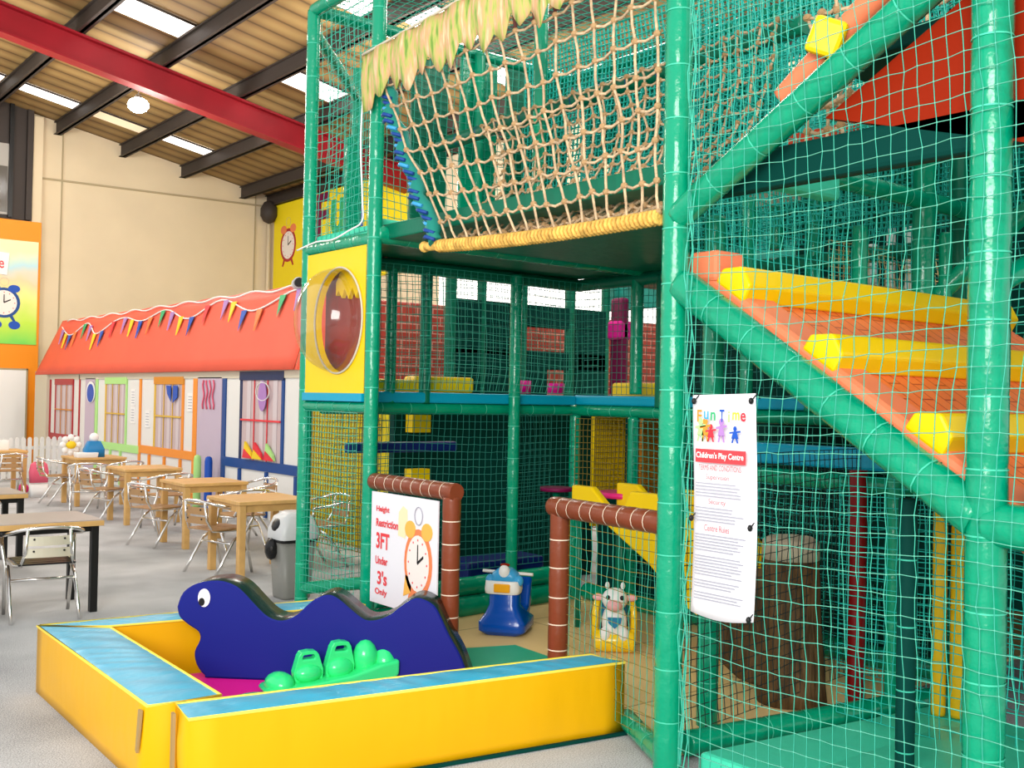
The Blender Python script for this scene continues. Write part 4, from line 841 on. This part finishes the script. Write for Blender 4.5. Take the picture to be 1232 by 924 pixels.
# stair ramp (own foam thing resting on the beam)
st = thing('climbing_ramp', (4.7, 2.4, 1.2), 'orange padded climbing ramp with yellow step bars behind the net', 'ramp')
sl = math.atan2(.92, 1.36)
def rampz(y): return 2.245-(3.15-y)*.668
mb = MB(); mb.prism([(3.15, rampz(3.15)), (1.62, rampz(1.62)), (1.62, rampz(1.62)-.10), (3.15, rampz(3.15)-.10)], lambda a, b, d: (d, a, b), 3.80, 6.0, 'ramp'); mb.build('ramp_surface', st, bevel=.01)
mb = MB(); mb.prism([(3.17, rampz(3.17)+.03), (1.62, rampz(1.62)+.03), (1.62, rampz(1.62)-.12), (3.17, rampz(3.17)-.12)], lambda a, b, d: (d, a, b), 3.57, 3.80, 'salmon'); mb.build('side_pad', st, bevel=.03)
for y in (3.0, 2.545, 2.09):
    z = rampz(y); d_ = math.hypot(1, .668); ty, tz = -1/d_, -.668/d_; ny, nz = -.668/d_, 1/d_
    prof = [(-.06, 0), (.12, 0), (.115, .085), (.03, .13), (-.06, .07)]
    mb = MB(); mb.prism([(y+ty*a+ny*b, z+tz*a+nz*b) for a, b in prof], lambda a, b, d: (d, a, b), 3.57, 5.95, 'yellow'); mb.build('step_bar', st, bevel=.012)
mb = MB(); mb.box(3.56, 3.75, 3.03, 3.2, 2.18, 2.32, 'salmon'); mb.build('end_pad', st, bevel=.02)

# brown padded gates
g = thing('gate_frame', (3.49, 5.3, 0), 'left brown padded entrance frame carrying the height sign', 'gate frame', 'brown padded entrance frames')
padded(MB(), (3.49, 4.88, 0), (3.49, 4.88, 1.09), .052, 'brown', 'cream_tie', .13).build('post', g); padded(MB(), (3.49, 4.83, 1.115), (3.49, 5.73, 1.115), .052, 'brown', 'cream_tie', .10).build('top_rail', g)
g = thing('gate_frame', (3.78, 4.0, 0), 'right brown padded entrance frame beside the near green post', 'gate frame', 'brown padded entrance frames')
padded(MB(), (3.78, 4.28, 0), (3.78, 4.28, 1.045), .054, 'brown', 'cream_tie', .15).build('post', g); padded(MB(), (3.78, 4.34, 1.07), (3.60, 3.33, 1.09), .055, 'brown', 'cream_tie', .12).build('top_rail', g)
# sign
sg = thing('height_sign', (3.44, 5.3, .4), 'white sign reading Height Restriction 3FT hung in the left brown frame', 'sign')
MB().box(3.438, 3.448, 4.94, 5.66, .38, 1.06, 'notice').build('sign_panel', sg)
for s_, y, z, w_, h_ in (('Height', 5.525, .955, .15, .045), ('Restriction', 5.475, .875, .25, .05), ('3FT', 5.52, .765, .15, .10), ('Under', 5.53, .645, .14, .05), ("3's", 5.52, .54, .11, .085), ('Only', 5.53, .45, .14, .05)):
    text('lettering', s_, w_, h_, faceX(3.437, y, z), 'text_red', sg, bold=.03)
mb = MB(); M = faceX(3.437, 5.13, .68); plain_clock(mb, M, 0, 0, .145, .20, 'clock_orange', 'clock_yellow'); mb.build('clock_picture', sg)
mb = MB(); M = faceX(3.437, 5.30, .9); mb.prism([(-.05, -.08), (.03, -.09), (.05, .0), (.045, .08), (.0, .10), (-.045, .06)], lambda a, b, d: M @ Vector((a, b, d)), 0, .002, 'ghost_yellow'); mb.prism([(.02, -.49+.06), (.10, -.46+.06), (.11, -.38+.06), (.04, -.36+.06)], lambda a, b, d: M @ Vector((a, b, d)), 0, .003, 'clock_yellow'); mb.build('glove_picture', sg)

# notice banner on the net
nb = thing('rules_banner', (3.355, 2.8, .78), 'long white rules banner tied to the front net beside the green post', 'banner')
def nbf(a, b): return (3.352-.012*math.sin(PI*a)*math.sin(b*5+.5), 2.965-.325*a-.01*math.sin(b*4), .78+.90*b+.01*a-(.018*math.sin(PI*a) if b < .02 else 0))
MB().grid(nbf, 10, 24, 'notice').build('sheet', nb, solid=.003)
X0 = 3.332
cl = ['f_dorange', 'toy_lblue', 'fl_green', 'fl_blue', 'f_green', 'fl_yellow', 'red_thin']
for i, (ch, hh) in enumerate((('F', .05), ('u', .035), ('n', .035), ('T', .05), ('i', .045), ('m', .032), ('e', .036))):
    text('lettering', ch, .012 if ch == 'i' else (.036 if ch == 'm' else .026), hh, faceX(X0, 2.915-i*.036-(.01 if i > 2 else 0), 1.595+.003*(i % 2)), cl[i], nb, bold=.02)
for i, (m_, h_, y) in enumerate((('f_green', .10, 2.91), ('f_orange', .10, 2.885), ('red_thin', .075, 2.855), ('fl_purple', .10, 2.80), ('fl_blue', .07, 2.73))):
    mb = MB(); M = faceX(X0, y, 1.49); f_ = lambda a, b, d, h_=h_, M=M: M @ Vector((a, b*h_, d)); disc(mb, M, 0, h_*.82, h_*.13, h_*.15, .001, m_, 12)
    mb.prism([(-.008, .68), (.008, .68), (.018, .25), (-.018, .25)], f_, 0, .001, m_); mb.prism([(-.028, .62), (.028, .72), (.028, .62), (-.028, .52)], f_, 0, .0012, m_)
    mb.prism([(-.012, .27), (-.004, .27), (-.010, 0), (-.018, 0)], f_, 0, .001, m_); mb.prism([(.004, .27), (.012, .27), (.018, 0), (.010, 0)], f_, 0, .001, m_); mb.build('figure_picture', nb)
MB().box(X0, X0+.001, 2.675, 2.935, 1.405, 1.46, 'text_red').build('red_band', nb)
text('lettering', "Children's Play Centre", .245, .032, faceX(X0-.002, 2.805, 1.432), 'white', nb, bold=.02)
text('lettering', 'TERMS AND CONDITIONS', .22, .022, faceX(X0, 2.805, 1.385), 'text_red', nb)
text('lettering', 'Supervision', .12, .026, faceX(X0, 2.815, 1.345), 'text_red', nb)
text('lettering', 'Security', .09, .026, faceX(X0, 2.815, 1.245), 'text_red', nb)
text('lettering', 'Centre Rules', .13, .026, faceX(X0, 2.815, 1.140), 'text_red', nb)
mb = MB(); R = random.Random(3)
for z in [1.32-.013*i for i in range(5)]+[1.22-.013*i for i in range(5)]+[1.11-.0125*i for i in range(22) if i not in (6, 14, 18)]:
    mb.box(X0-.0005, X0, 2.93-R.uniform(.19, .262), 2.93, z-.0022, z+.0022, 'text_grey')
mb.build('small_print', nb)
for y, z in ((2.95, 1.655), (2.655, 1.66), (2.955, 1.17), (2.65, 1.16), (2.65, .80)):
    mb = MB(); mb.ball((3.335, y, z), (.012, .010, .014), 'black', 8); mb.tube([(3.335, y, z), (3.36, y-.01, z+.03), (3.39, y, z+.01)], .003, 'black', 5); mb.build('tie', nb)

# ------------------------------------------------------------------ rope cargo net
rn = thing('cargo_net', (3.5, 4.4, 2.5), 'knotted beige rope cargo net slung in a trough above the entrance', 'climbing net')
ZT = 3.64
def sheet(T0, T1, B0, B1, nu, nv, seed, sag, bulge, name, r_=.0075):
    R = random.Random(seed); mb = MB(); P = {}
    T0, T1, B0, B1 = map(Vector, (T0, T1, B0, B1))
    for i in range(nu+1):
        for j in range(nv+1):
            a, b = i/nu, j/nv
            p = T0.lerp(T1, a).lerp(B0.lerp(B1, a), b); e = math.sin(PI*b)
            p = p+Vector((bulge*e+R.uniform(-.012, .012), R.uniform(-.016, .016), -sag*math.sin(PI*a)*(.4+.6*e)+R.uniform(-.012, .012)))
            P[i, j] = p
    for i in range(nu+1):
        col = []
        for j in range(nv):
            col.append(P[i, j]); mid = P[i, j].lerp(P[i, j+1], .5); col.append(mid+Vector((R.uniform(-.006, .006), R.uniform(-.006, .006), 0)))
        col.append(P[i, nv]); mb.tube(col, r_, 'rope', 5, cap=False)
    for j in range(nv+1):
        row = []
        for i in range(nu):
            row.append(P[i, j]); row.append(P[i, j].lerp(P[i+1, j], .5)+Vector((0, 0, -.016)))
        row.append(P[nu, j]); mb.tube(row, r_, 'rope', 5, cap=False)
    for p in P.values(): mb.ball(p, (r_*2.5, r_*2.7, r_*2.2), 'knot', 7)
    mb.build(name, rn); return P
P1 = sheet((3.44, 5.60, 3.58), (3.44, 3.30, 3.62), (3.46, 4.92, 2.52), (3.46, 3.28, 2.49), 16, 7, 1, .03, -.02, 'front_mesh')
P2 = sheet((4.30, 5.75, 3.52), (4.30, 3.30, 3.58), (3.50, 4.98, 2.53), (3.50, 3.28, 2.50), 21, 12, 2, .05, .22, 'rear_mesh')
P3 = sheet((3.46, 4.94, 2.52), (3.46, 3.28, 2.49), (3.95, 5.2, 2.75), (3.95, 3.28, 2.72), 16, 3, 5, .03, .0, 'floor_mesh')
mb = MB(); L = Vector((3.45, 5.15, 2.53)); Rr = Vector((3.45, 3.27, 2.475)); core = [L.lerp(Rr, i/30)+Vector((0, 0, -.02*math.sin(PI*i/30))) for i in range(31)]
mb.tube(core, .026, 'gold_rope', 10)
turns = 62; pts = []
for i in range(turns*8):
    t = i/(turns*8); c = L.lerp(Rr, .07+.93*t)+Vector((0, 0, -.02*math.sin(PI*(.07+.93*t)))); an = 2*PI*i/8
    pts.append(c+Vector((math.cos(an)*.03, 0, math.sin(an)*.03)))
mb.tube(pts, .0105, 'gold_rope', 5, cap=False); mb.ball(tuple(L), .034, 'gold_rope', 10); mb.build('edge_rope', rn)
mb = MB(); pts = [(3.46+.02*math.sin(i), 5.62-.60*(i/24)**1.15, 3.56-1.02*i/24) for i in range(25)]
mb.tube(pts, [.045+.010*math.sin(i*2.1) for i in range(25)], 'netdark', 8); 
for i in range(1, 24, 1):
    p = pts[i]
    mb.tube([(p[0]-.03, p[1]+.05, p[2]+.01*math.sin(i)), (p[0]-.055, p[1]-.0, p[2]-.01), (p[0]-.03, p[1]-.055, p[2]-.03)], .012, 'bluetie' if i % 3 else 'toy_lblue', 5)
mb.build('lashed_edge', rn)
mb = MB()
for i in range(0, 17):
    p = P1[i, 0]; mb.tube([tuple(p), (p.x-.01, p.y+.02, p.z+.18)], .010, 'rope_dark', 6)
mb.build('hanger', rn)
# second small cargo net seen over the ramp
rn2 = thing('cargo_net', (4.2, 2.6, 3), 'smaller beige rope net behind the yellow capped roller at the upper right', 'climbing net')
_rn = rn; rn = rn2
sheet((4.0, 2.75, 3.55), (4.0, 1.7, 3.75), (4.0, 2.85, 3.0), (4.0, 1.7, 3.1), 7, 4, 8, .03, .03, 'rope_mesh', .009)
sheet((4.2, 3.05, 3.5), (4.2, 2.9, 3.5), (4.2, 3.05, 2.85), (4.2, 2.85, 2.85), 2, 6, 9, .02, .03, 'side_mesh', .009)
rn = _rn

# leaf banner
lb = thing('leaf_banner', (3.4, 4.5, 3.6), 'leaf printed fabric valance with scalloped edge above the rope net', 'banner')
N = 110; mb = MB(); k_ = mb.mi('leaf')
for i in range(N+1):
    a = i/N; y = 5.80-2.55*a; zt = 3.80+.13*a; lf = a*17; fr = lf-math.floor(lf); dep = .23+.11*(1-abs(2*fr-1))**.8+.035*math.sin(lf*2.3)
    if a < .03: dep = .36
    x = 3.39+.012*math.sin(a*60)
    for q in range(5): mb.v.append((x-.01*math.sin(q), y, zt-dep*q/4))
for i in range(N):
    for q in range(4): a_ = i*5+q; mb.f.append((a_, a_+5, a_+6, a_+1)); mb.m.append(k_); mb.s.append(1)
mb.build('fabric', lb, solid=.004)
MB().tube([(3.385, 5.80-2.55*i/20, 3.805+.13*i/20) for i in range(21)], .008, 'panel_beige', 6).build('hem', lb)
mb = MB(); mb.tube(spl([(3.43, 5.84, 3.75), (3.42, 5.86, 3.3), (3.43, 5.84, 2.9), (3.43, 5.84, 2.76), (3.43, 6.0, 2.72), (3.42, 6.2, 2.68), (3.43, 6.45, 2.69), (3.43, 6.72, 2.66)], 4), .006, 'white', 6); tag(mb.build('white_cable'), 'thin white cable running down the green post and along the rail', 'cable')

# ------------------------------------------------------------------ slide, floor, interior props
tag(MB().prism([(3.58, 3.34), (8.6, 3.34), (8.6, 6.6), (3.58, 6.6), (3.84, 5.5), (3.84, 3.84)], lambda a, b, d: (a, b, d), .004, .02, 'playmat').build('play_floor_mat'), 'pale tan floor matting inside the play frame', 'mat')
ys = thing('slide', (5.3, 5.3, 0), 'small yellow toddler slide behind the right entrance frame', 'slide')
pf = [(5.66, 1.04), (5.45, 1.04), (5.27, .90), (5.15, .90), (5.07, 1.04), (4.80, 1.04), (4.5, .94), (4.1, .42), (4.1, .24), (4.35, .26), (4.6, .36), (4.9, .58), (5.36, .82), (5.66, .83)]
for x in (5.10, 5.55):
    MB().prism(pf, lambda a, b, d: (d, a, b), x, x+.06, 'yellow').build('side_wall', ys, bevel=.015)
MB().prism([(5.66, .86), (5.4, .84), (4.9, .62), (4.6, .40), (4.1, .28), (4.1, .24), (4.6, .36), (4.9, .58), (5.36, .80), (5.66, .82)], lambda a, b, d: (d, a, b), 5.16, 5.55, 'yellow').build('chute', ys)
MB().box(5.16, 5.55, 4.10, 4.14, .02, .24, 'yellow').build('foot', ys)
for x in (5.13, 5.56): MB().tube([(x+.02, 5.62, .02), (x+.02, 5.62, .84)], .02, 'dgreen', 8).build('support', ys)
mb = MB(); mb.tube([(5.70, 5.72, .92), (5.70, 5.72, .96)], .20, 'hotpink', 20); mb.tube([(5.78, 5.85, .02), (5.78, 5.85, .92)], .03, 'dgreen', 10); tag(mb.build('pink_table'), 'round pink platform at the top of the yellow slide', 'platform')
mb = MB(); mb.tube([(5.50, 6.28, .93), (5.50, 6.28, .96)], .13, 'maroon', 20); mb.tube([(5.50, 6.28, .02), (5.50, 6.28, .93)], .03, 'dgreen', 10); tag(mb.build('mushroom_stool'), 'dark pink round stool behind the right brown frame', 'stool')
# tree trunk
tt = thing('tree_trunk', (4.85, 3.6, 0), 'brown padded tree trunk with pale top inside the right bay', 'tree trunk')
mb = MB(); mb.tube([(4.86, 3.56, .02), (4.86, 3.565, .1), (4.86, 3.58, .45), (4.86, 3.58, .80)], [.19, .185, .17, .155], 'trunk', 18); mb.build('bark', tt)
mb = MB(); mb.tube([(4.86, 3.58, .80), (4.86, 3.58, .90), (4.86, 3.58, .92)], [.157, .152, .12], 'trunk_top', 18); mb.build('crown', tt)
mb = MB(); mb.prism([(.0, .75), (.34, .74), (.33, .45), (.24, .22), (.12, .12), (.0, .1)], lambda a, b, d: (4.72-a*.5, 3.62+a*.9+d*.5, b), -.08, .08, 'trunk'); mb.build('buttress', tt, bevel=.03)
for x, y, m_, lab, r_, zt in ((5.1, 3.32, 'post_red', 'dark red padded post between the tree trunk and the green posts', .05, 1.3), (5.03, 2.80, 'post_yellow', 'left one of two yellow posts behind the near right green post', .035, 1.3), (5.08, 2.72, 'post_yellow', 'right one of two yellow posts behind the near right green post', .045, 1.3)):
    mb = MB(); padded(mb, (x, y, .10 if 'yellow' in m_ else .02), (x, y, zt), r_, m_, None); tag(mb.build('padded_post'), lab, 'post')
MB().box(5.62, 5.80, 4.2, 4.36, .25, .62, 'yellow').build('yellow_block', PF, bevel=.03)

# blue ride-on
br_ = thing('rocking_toy', (4.63, 5.78, .02), 'blue plastic rocking ride-on with white and orange front on the tan mat', 'ride-on toy')
u2 = Vector((.62, -.78, 0)).normalized(); v2 = Vector((.78, .62, 0)).normalized(); Mt = Matrix(((u2.x, v2.x, 0, 4.64), (u2.y, v2.y, 0, 5.80), (0, 0, 1, .02), (0, 0, 0, 1)))
def TB(mb, p, r_, m_, n=14): mb.ball(tuple(Mt @ Vector(p)), r_, m_, n, Mt.to_3x3())
def loftT(mb, secs, m_):
    k_ = mb.mi(m_); b_ = len(mb.v); n_ = len(secs[0])
    for s_ in secs: mb.v += [tuple(Mt @ Vector(q)) for q in s_]
    for i in range(len(secs)-1):
        for j in range(n_): j2 = (j+1) % n_; mb.f.append((b_+i*n_+j, b_+i*n_+j2, b_+(i+1)*n_+j2, b_+(i+1)*n_+j)); mb.m.append(k_); mb.s.append(1)
    mb.f.append(tuple(b_+j for j in reversed(range(n_)))); mb.m.append(k_); mb.s.append(0); mb.f.append(tuple(b_+(len(secs)-1)*n_+j for j in range(n_))); mb.m.append(k_); mb.s.append(0)
def rr2(w_, d_, z, ox=0, oy=0, rr=.05): return [(x+ox, y+oy, z) for x, y, _ in rrect(w_, d_, z, min(rr, w_*.9, d_*.9))]
mb = MB(); loftT(mb, [rr2(.13, .16, 0), rr2(.165, .19, .03), rr2(.165, .19, .09), rr2(.13, .13, .14, 0, -.03), rr2(.105, .08, .20, 0, -.06), rr2(.105, .075, .30, 0, -.06)], 'toy_blue'); mb.build('body', br_, bevel=.004)
mb = MB(); loftT(mb, [rr2(.12, .085, .28, -.01, -.065), rr2(.125, .09, .31, -.01, -.065), rr2(.12, .085, .37, -.01, -.065)], 'cow_white'); mb.build('front_panel', br_, bevel=.005)
mb = MB(); mb.box(-.06, .055, -.165, -.15, .295, .355, 'toy_orange', Mt); mb.build('badge', br_, bevel=.01)
mb = MB(); loftT(mb, [rr2(.11, .075, .36, 0, -.06), rr2(.09, .06, .42, 0, -.05), rr2(.05, .05, .45, 0, -.05)], 'toy_lblue'); TB(mb, (-.1, -.09, .37), (.035, .035, .04), 'toy_lblue'); TB(mb, (.1, -.09, .37), (.035, .035, .04), 'toy_lblue'); TB(mb, (0, -.1, .43), (.04, .03, .05), 'cow_white'); TB(mb, (0, -.08, .475), (.035, .03, .012), 'red'); mb.build('head', br_)
MB().tube([Mt @ Vector((-.17, -.03, .42)), Mt @ Vector((.19, -.03, .41))], .011, 'cow_white', 8).build('handlebar', br_)
mb = MB(); mb.prism([(.0, .08), (.14, .06), (.22, .16), (.25, .33), (.22, .36), (.17, .30), (.12, .17), (.0, .14)], lambda a, b, d: Mt @ Vector((d, a, b)), -.10, .13, 'toy_blue', smooth=0); mb.build('backrest', br_, bevel=.02, seg=3)
# cow rocker
co = thing('cow_rocker', (4.83, 4.9, .02), 'black and white cow rocker in a yellow seat behind the right entrance net', 'ride-on toy')
u2 = Vector((.72, -.69, 0)).normalized(); v2 = Vector((.69, .72, 0)).normalized(); Mt = Matrix(((u2.x, v2.x, 0, 4.86), (u2.y, v2.y, 0, 4.95), (0, 0, 1, .02), (0, 0, 0, 1)))
mb = MB(); mb.tube([Mt @ Vector((-.13, -.02, .07)), Mt @ Vector((.13, -.02, .07))], .072, 'toy_yellow', 18); mb.build('base', co, bevel=.01)
for s_ in (-1, 1): MB().tube([Mt @ Vector((s_*.125, -.02, .08)), Mt @ Vector((s_*.125, .0, .25)), Mt @ Vector((s_*.105, .04, .36))], .022, 'toy_yellow', 10).build('side_rail', co)
MB().prism([(-.08, .12), (.08, .12), (.09, .34), (-.09, .34)], lambda a, b, d: Mt @ Vector((a, d, b)), .08, .12, 'cow_blue').build('seat_back', co, bevel=.02)
mb = MB(); TB(mb, (0, -.01, .19), (.085, .075, .12), 'cow_white'); TB(mb, (-.06, -.06, .12), (.035, .04, .05), 'cow_white'); TB(mb, (.06, -.06, .12), (.035, .04, .05), 'cow_white')
TB(mb, (0, -.04, .345), (.085, .075, .075), 'cow_white'); TB(mb, (-.085, -.0, .155), (.012, .03, .035), 'cow_black', 8); TB(mb, (.085, .0, .2), (.012, .03, .04), 'cow_black', 8); mb.build('body', co)
MB().ball(tuple(Mt @ Vector((-.005, -.105, .315))), (.052, .04, .038), 'cow_pink', 12, Mt.to_3x3()).build('muzzle', co)
mb = MB(); TB(mb, (-.045, -.105, .365), (.014, .01, .016), 'cow_black', 8); TB(mb, (.045, -.105, .365), (.014, .01, .016), 'cow_black', 8); mb.build('eye_pair', co)
for s_ in (-1, 1):
    mb = MB(); TB(mb, (s_*.105, -.02, .35), (.042, .012, .022), 'cow_pink', 10); mb.build('ear', co); mb = MB(); TB(mb, (s_*.05, -.03, .43), (.016, .016, .025), 'cow_white', 8); mb.build('horn', co)
mb = MB(); mb.prism([(-.045, .235), (.045, .235), (.04, .20), (0, .165), (-.04, .20)], lambda a, b, d: Mt @ Vector((a, d, b)), -.10, -.085, 'cow_blue'); mb.build('bib', co)
